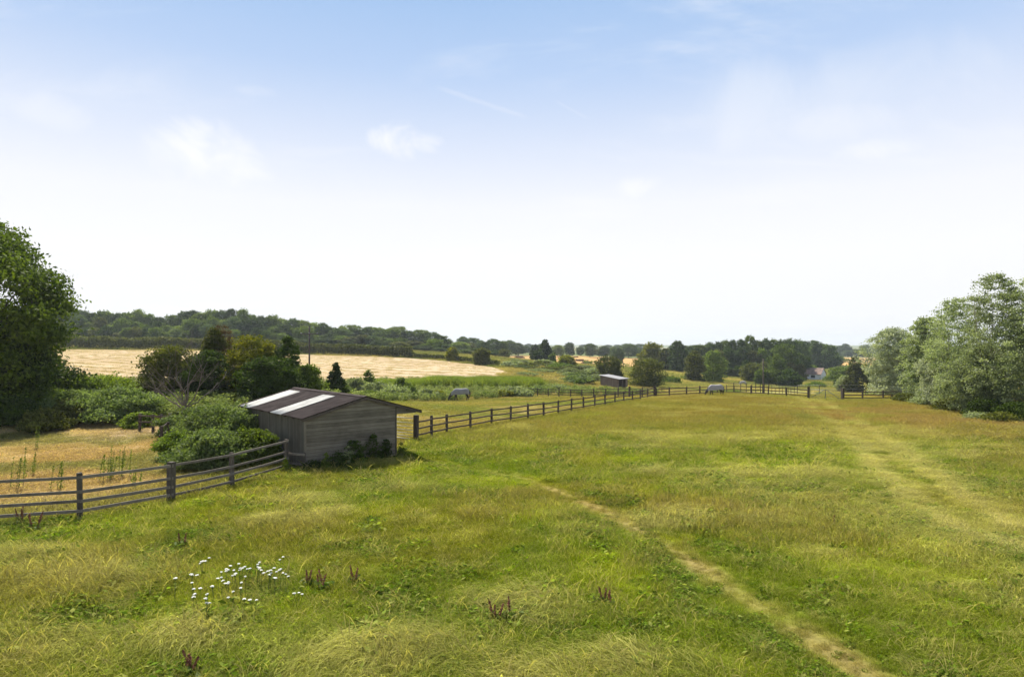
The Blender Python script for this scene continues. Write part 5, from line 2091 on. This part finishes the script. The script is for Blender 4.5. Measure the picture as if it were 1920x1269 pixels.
# ------------------------------------------------------------------ hay bales in the golden field
M_BALE = mat_plain('brown_bale', (0.20, 0.12, 0.07), .95, .05, .3, 4)
bl = [(974, 671.5, 380, 2, 'bale stack alone in the left part of the golden field'), (1075, 670, 430, 1, 'small farthest bale stack in the golden field left of the other three'),
      (1087, 674, 380, 2, 'leftmost bale stack of the three near ones in the golden field'),
      (1100, 676, 355, 2, 'upper of the two aligned bale stacks in the golden field'), (1099, 682, 315, 2, 'lowest and nearest bale stack in the golden field')]
for i, (px, yb, D, rows, lb) in enumerate(bl):
    x, y = W(px, D)
    root = empty('bale_stack', (x, y, tz(x, y)), R(6 * i), lb, 'bales', 'bale stacks in the golden field')
    for r_ in range(rows):
        for c_ in range(4 - r_):
            mb = MB()
            cx_ = (c_ - (3 - r_) / 2) * 1.6
            mb.box((cx_ - .77, -.6, r_ * .62 + .0), (cx_ + .77, .6, r_ * .62 + .60))
            mb.build('bale', M_BALE, root, bevel=.05)

# ------------------------------------------------------------------ horses
M_COAT = mat_plain('grey_coat', (0.30, 0.285, 0.27), .7, .3, .15, 4)
M_BROWN = mat_plain('dark_coat', (0.040, 0.032, 0.028), .6, .35, .2, 4)
M_WCOAT = mat_plain('white_coat', (0.44, 0.42, 0.39), .7, .3, .10, 4)
M_HAIR = mat_plain('dark_horse_hair', (0.02, 0.017, 0.016), .6, .3, .3, 9)
M_WHAIR = mat_plain('pale_horse_hair', (0.45, 0.42, 0.38), .7, .3, .2, 9)
M_RUG = mat_plain('grey_fly_rug', (0.24, 0.24, 0.25), .85, .2, .12, 3)
M_RUG2 = mat_plain('pale_fly_rug', (0.38, 0.355, 0.345), .85, .2, .10, 3)


def horse(label, loc, rz, coat, hair, rug=None, seed=0, scale=1.0):
    """grazing horse, head towards local -X"""
    root = empty('horse', loc, rz, label, 'horse')
    root.scale = (scale,) * 3
    bm = bmesh.new()
    sk = bm.verts.layers.skin.verify()
    pts = {}

    def vert(n, co, r_, r2=None):
        v = bm.verts.new(co)
        v[sk].radius = (r_, r2 or r_)
        pts[n] = v
        return v

    def chain(*ns):
        for a, b in zip(ns[:-1], ns[1:]):
            if bm.edges.get((pts[a], pts[b])) is None:
                bm.edges.new((pts[a], pts[b]))
    vert('pelvis', (.66, 0, 1.27), .27, .31)
    pts['pelvis'][sk].use_root = True
    vert('rump', (.90, 0, 1.20), .19, .22)
    vert('loin', (.30, 0, 1.22), .29, .33)
    vert('belly', (-.08, 0, 1.14), .31, .38)
    vert('girth', (-.42, 0, 1.17), .28, .39)
    vert('chest', (-.68, 0, 1.20), .21, .29)
    vert('neck0', (-.92, 0, 1.06), .16, .30)
    vert('neck1', (-1.14, 0, .82), .12, .22)
    vert('poll', (-1.36, 0, .58), .10, .15)
    vert('jaw', (-1.44, 0, .42), .10, .15)
    vert('nose', (-1.50, 0, .22), .07, .09)
    vert('muzzle', (-1.52, 0, .08), .05, .06)
    chain('rump', 'pelvis', 'loin', 'belly', 'girth', 'chest', 'neck0', 'neck1', 'poll', 'jaw', 'nose', 'muzzle')
    for s_, nm in ((-1, 'l'), (1, 'r')):
        st = (.15 if seed != 2 else -.12) * s_
        vert('sh' + nm, (-.58, .13 * s_, .95), .11, .14)
        vert('kn' + nm, (-.60 + st * .6, .14 * s_, .50), .07)
        vert('ff' + nm, (-.60 + st, .14 * s_, .16), .052)
        vert('fh' + nm, (-.63 + st, .14 * s_, .04), .060)
        chain('girth', 'sh' + nm, 'kn' + nm, 'ff' + nm, 'fh' + nm)
        st = (-.10 if seed != 3 else .13) * s_
        vert('st' + nm, (.62, .14 * s_, .93), .14, .18)
        vert('hk' + nm, (.90 + st * .6, .14 * s_, .54), .08)
        vert('hf' + nm, (.82 + st, .14 * s_, .17), .056)
        vert('hh' + nm, (.79 + st, .14 * s_, .04), .062)
        chain('pelvis', 'st' + nm, 'hk' + nm, 'hf' + nm, 'hh' + nm)
    me = bpy.data.meshes.new('body')
    bm.to_mesh(me)
    bm.free()
    me.materials.append(coat)
    o = bpy.data.objects.new('body', me)
    COL.objects.link(o)
    o.parent = root
    md = o.modifiers.new('skin', 'SKIN')
    md.use_smooth_shade = True
    ss = o.modifiers.new('sub', 'SUBSURF')
    ss.levels = ss.render_levels = 2
    for s_ in (-1, 1):
        mb = MB()
        mb.tube([(-1.31, .05 * s_, .66), (-1.27, .075 * s_, .74), (-1.24, .07 * s_, .80)], [.035, .030, .006], 6)
        mb.build('ear', coat, root, smooth=True)
    mb = MB()
    mb.tube([(1.04, 0, 1.28), (1.13, 0, 1.12), (1.14, 0, .80), (1.10, 0, .42)], [.04, .075, .09, .03], 8)
    mb.build('tail', hair, root, smooth=True)
    mb = MB()
    mb.prism([(-.60, -.02, 1.50), (-.86, -.02, 1.36), (-1.10, -.02, 1.08), (-1.28, -.02, .80), (-1.30, -.02, .70), (-1.20, -.02, .80), (-1.02, -.02, .96), (-.80, -.02, 1.20)], (0, .04, 0))
    mb.build('mane', hair, root)
    if rug:
        # draped cover: open hoops from the neck back over the rump, hanging to below the belly
        secs = [(-1.20, .80, .14, .22, .12), (-1.06, .93, .17, .28, .20), (-.90, 1.07, .21, .34, .30), (-.70, 1.17, .27, .39, .40), (-.42, 1.18, .32, .41, .38), (-.08, 1.16, .34, .375, .36), (.26, 1.20, .335, .355, .34), (.58, 1.25, .325, .37, .38), (.84, 1.22, .28, .33, .40), (1.00, 1.14, .21, .25, .34), (1.06, 1.06, .13, .17, .22)]
        V, Q = [], []
        m_ = 17
        for (cx_, cz, ry, rzz, drop) in secs:
            for k in range(m_):
                a = PI * (k / (m_ - 1)) * 1.22 - PI * .11
                yy, zz_ = ry * math.cos(a), rzz * math.sin(a)
                if a < 0.0 or a > PI:
                    yy = (ry + .01) * (1 if a < 0 else -1)
                    zz_ = -drop * (abs(a if a < 0 else a - PI) / (PI * .11))
                V.append((cx_, yy, cz + zz_))
        for i in range(len(secs) - 1):
            for k in range(m_ - 1):
                q = i * m_ + k
                Q.append((q, q + m_, q + m_ + 1, q + 1))
        o = link_mesh('rug', np_mesh('rug', V, Q, smooth=True), rug, root)
        md = o.modifiers.new('thick', 'SOLIDIFY')
        md.thickness = .012
        s2 = o.modifiers.new('sub', 'SUBSURF')
        s2.levels = s2.render_levels = 1
    return root


h = at(864, 78)
horse('grazing dark horse in a grey rug beyond the shed, head down to the left', h, R(4), M_BROWN, M_HAIR, M_RUG, 1, .98)
h = at(1342, 68.6)
horse('grazing horse in a pale rug with dark hindquarters beside the far rail fence', h, R(8), M_BROWN, M_HAIR, M_RUG2, 2, .80)
h = at(1393, 190)
horse('small far away white horse grazing before the right hand wood', h, R(20), M_WCOAT, M_WHAIR, None, 3, 1.02)

# ------------------------------------------------------------------ flowers and docks in the meadow
M_PETAL = mat_plain('white_florets', (0.80, 0.80, 0.74), .7, .2, .06, 20)
M_STEM = mat_plain('flower_stem', (0.07, 0.11, 0.03), .7, .2, .2, 9)
M_DOCK = mat_plain('dock_seed', (0.24, 0.105, 0.065), .8, .15, .4, 14)
M_DOCKL = mat_leaf('dock_leaf', (0.06, 0.11, 0.02), (0.14, 0.17, 0.04), .3)
fl = [(380, 1052, 3), (385, 1050, 2), (363, 1076, 3), (360, 1088, 1), (327, 1087, 2), (374, 1105, 3), (363, 1102, 1), (390, 1122, 3), (391, 1116, 2), (363, 1124, 1), (387, 1128, 1), (403, 1098, 2), (398, 1103, 1), (431, 1095, 3), (437, 1103, 1), (451, 1101, 1),
      (413, 1085, 2), (415, 1077, 1), (420, 1072, 3), (425, 1064, 2), (440, 1074, 3), (447, 1070, 3), (460, 1060, 3), (452, 1061, 2), (481, 1058, 3), (486, 1065, 2), (490, 1070, 1), (500, 1071, 3), (510, 1070, 2), (514, 1064, 1), (527, 1072, 3), (535, 1075, 3), (514, 1085, 2),
      (530, 1045, 2), (460, 1082, 1), (453, 1086, 1), (428, 1123, 1), (458, 1123, 1), (478, 1121, 2), (561, 1112, 3)]


def flat_at(px, py):
    """ground point seen at a pixel (iterated on the terrain)"""
    z = 0.0
    for _ in range(6):
        D = (CAMZ - z) * F / (py - HOR)
        x_, y_ = W(px, D)
        z = tz(x_, y_)
    return x_, y_, z


rf_ = random.Random(8)
for i, (px, py, n) in enumerate(fl):
    hgt = rf_.uniform(.40, .50)
    # ground point such that the head (hgt above it) shows at the pixel
    z = 0
    for _ in range(6):
        D = (CAMZ - z - hgt) * F / (py - HOR)
        x_, y_ = W(px, D)
        z = tz(x_, y_)
    root = empty('yarrow_plant', (x_, y_, z), rf_.uniform(0, 6.28), 'flat white flower head on a thin stem in the patch at the lower left', 'flower', 'white wild flowers in the meadow')
    for k in range(n):
        dx_, dy_ = (rf_.uniform(-.10, .10), rf_.uniform(-.05, .05)) if n > 1 else (0, 0)
        hz = hgt + rf_.uniform(-.07, .05)
        mb = MB()
        mb.tube([(dx_ * .2, dy_ * .2, -.02), (dx_ * .6, dy_ * .6, hz * .6), (dx_, dy_, hz - .02)], [.004, .003, .003], 4)
        rr = rf_.uniform(.017, .033)
        for q in range(6):
            a = q * 1.047
            mb.tube([(dx_, dy_, hz - .05), (dx_ + math.cos(a) * rr * .7, dy_ + math.sin(a) * rr * .7, hz)], .0018, 3, cap=False)
        mb.build('stem', M_STEM, root)
        mb = MB()
        for q in range(22):
            a, r_ = rf_.uniform(0, 6.28), rr * math.sqrt(rf_.random())
            fx_, fy_, fz_ = dx_ + math.cos(a) * r_, dy_ + math.sin(a) * r_, hz + .012 * (1 - (r_ / rr) ** 2) + rf_.uniform(-.003, .003)
            s_ = rf_.uniform(.007, .011)
            ring = [(fx_ + s_ * math.cos(b * 1.2566), fy_ + s_ * math.sin(b * 1.2566), fz_) for b in range(5)]
            mb.prism(ring, (0, 0, .005))
        mb.build('flower_head', M_PETAL, root)


def dock(px, py, spikes, hgt, label):
    x_, y_, z = flat_at(px, py)
    hgt *= .76
    root = empty('dock_plant', (x_, y_, z), 0, label, 'dock plant')
    rng = random.Random(int(px))
    nr = np.random.RandomState(int(px))
    for k in range(spikes):
        a = rng.uniform(0, 6.28)
        lean = rng.uniform(.08, .25)
        bx_, by_ = math.cos(a) * .05, math.sin(a) * .05
        tip = Vector((bx_ + (k - (spikes - 1) / 2) * .11 + rng.uniform(-.04, .04), by_ + math.sin(a) * lean * .4, hgt * rng.uniform(.78, 1.05)))
        base_ = Vector((bx_, by_, 0))
        mb = MB()
        mb.tube([base_, base_.lerp(tip, .5) + Vector((.01, 0, 0)), tip], [.007, .006, .003], 5)
        mb.build('stem', M_DOCK, root)
        n = 170
        t = .45 + .55 * nr.rand(n)
        P = np.array(base_)[None] + (np.array(tip) - np.array(base_))[None] * t[:, None]
        P = P + nr.randn(n, 3) * (.017 * (1.35 - t))[:, None]
        V, Q = leafset(nr, P, .022, .8)
        me = np_mesh('seed_spike', V, Q)
        link_mesh('seed_spike', me, M_DOCK, root)
    n = 26
    P = np.stack([nr.randn(n) * .09, nr.randn(n) * .09, .06 + nr.rand(n) * hgt * .35], -1)
    V, Q = leafset(nr, P, .16, .35, np.array([[0, 0, .7]]), .7)
    me = np_mesh('leaves', V, Q, {'v': ('FACE', 'FLOAT', nr.rand(n)), 'c': ('FACE', 'FLOAT', nr.rand(n))})
    link_mesh('leaves', me, M_DOCKL, root)


dock(933, 1170, 3, .62, 'red brown dock with three spikes, left plant of the close pair at lower middle')
dock(958, 1170, 2, .66, 'red brown dock with two spikes, right plant of the close pair at lower middle')
dock(1128, 1140, 2, .55, 'red dock with two upright spikes right of the close pair')
dock(1140, 1142, 2, .52, 'thin red dock touching the two spiked one at its right')
dock(603, 1110, 3, .60, 'reddish dock to the right of the white flower patch')
dock(583, 1100, 2, .5, 'thin reddish dock at the right edge of the white flower patch')
dock(668, 1100, 2, .55, 'slender reddish dock alone left of the middle of the foreground')
dock(357, 1275, 4, .5, 'bright red dock at the bottom edge below the white flowers')
dock(62, 1000, 4, .75, 'rusty orange dock in front of the left hand fence')
dock(40, 985, 3, .7, 'rusty dock nearest the left edge before the grey fence')
dock(340, 1030, 2, .5, 'thin brown dock above the white flower patch')
dock(1560, 985, 2, .35, 'small reddish dock in the right part of the meadow')


def tall_weed(px, D, h_, n, label, mat='mid', seed=0):
    x_, y_ = W(px, D)
    root = empty('tall_weed', (x_, y_, tz(x_, y_)), 0, label, 'weed', 'tall weeds in the dry yard')
    rng = random.Random(seed)
    nr = np.random.RandomState(seed)
    for k in range(n):
        bx_ = rng.uniform(-.25, .25) if n > 1 else 0
        by_ = rng.uniform(-.2, .2) if n > 1 else 0
        hh = h_ * rng.uniform(.75, 1.1)
        tx = rng.uniform(.02, .16)
        mb = MB()
        mb.tube([(bx_, by_, 0), (bx_ + tx * .4, by_, hh * .6), (bx_ + tx, by_, hh)], [.008, .006, .003], 5)
        mb.build('stem', M_STEM, root)
        m_ = 60
        t = nr.rand(m_)
        P = np.stack([bx_ + tx * t + nr.randn(m_) * .045 * (1.1 - t), by_ + nr.randn(m_) * .045 * (1.1 - t), hh * t], -1)
        V, Q = leafset(nr, P, .085, .3, np.array([[0, 0, .3]]), 1.0)
        me = np_mesh('leaves', V, Q, {'v': ('FACE', 'FLOAT', nr.rand(m_)), 'c': ('FACE', 'FLOAT', nr.rand(m_))})
        link_mesh('leaves', me, TMATS[mat], root)


tall_weed(70, 31, 1.15, 2, 'green leaning weed standing alone in the middle of the dry yard', 'mid', 1)
tall_weed(190, 23.5, 1.0, 4, 'tall green weeds behind the fence right of the first grey post', 'fresh', 2)
tall_weed(215, 24, 1.15, 4, 'tallest weed cluster between the first and second grey post', 'fresh', 3)
tall_weed(240, 24.5, 1.1, 4, 'weed cluster left of the second grey post', 'fresh', 4)
tall_weed(100, 22, .9, 4, 'weed cluster left of the first grey post', 'fresh', 5)
tall_weed(30, 22, 1.2, 4, 'tall weeds behind the fence at the left edge', 'fresh', 6)
tall_weed(262, 22.6, .8, 3, 'short weeds against the bottom rail by the second grey post', 'fresh', 7)
tall_weed(60, 24.5, 1.0, 3, 'thin weeds in the yard behind the left edge weeds', 'fresh', 8)

# ------------------------------------------------------------------ haze
hb = MB()
hb.box((-3000, -400, -45), (3000, 3900, 60))
hm = bpy.data.materials.new('haze_air')
hm.use_nodes = True
ht = NT(hm.node_tree)
pv = ht.add('ShaderNodeVolumePrincipled')
pv.inputs['Color'].default_value = (0.80, 0.90, 1.0, 1)
pv.inputs['Density'].default_value = 0.00018
pv.inputs['Anisotropy'].default_value = 0.2
ho = ht.add('ShaderNodeOutputMaterial')
ht.link(pv.outputs[0], ho.inputs['Volume'])
hz = hb.build('haze', hm)
setp(hz, kind='stuff')
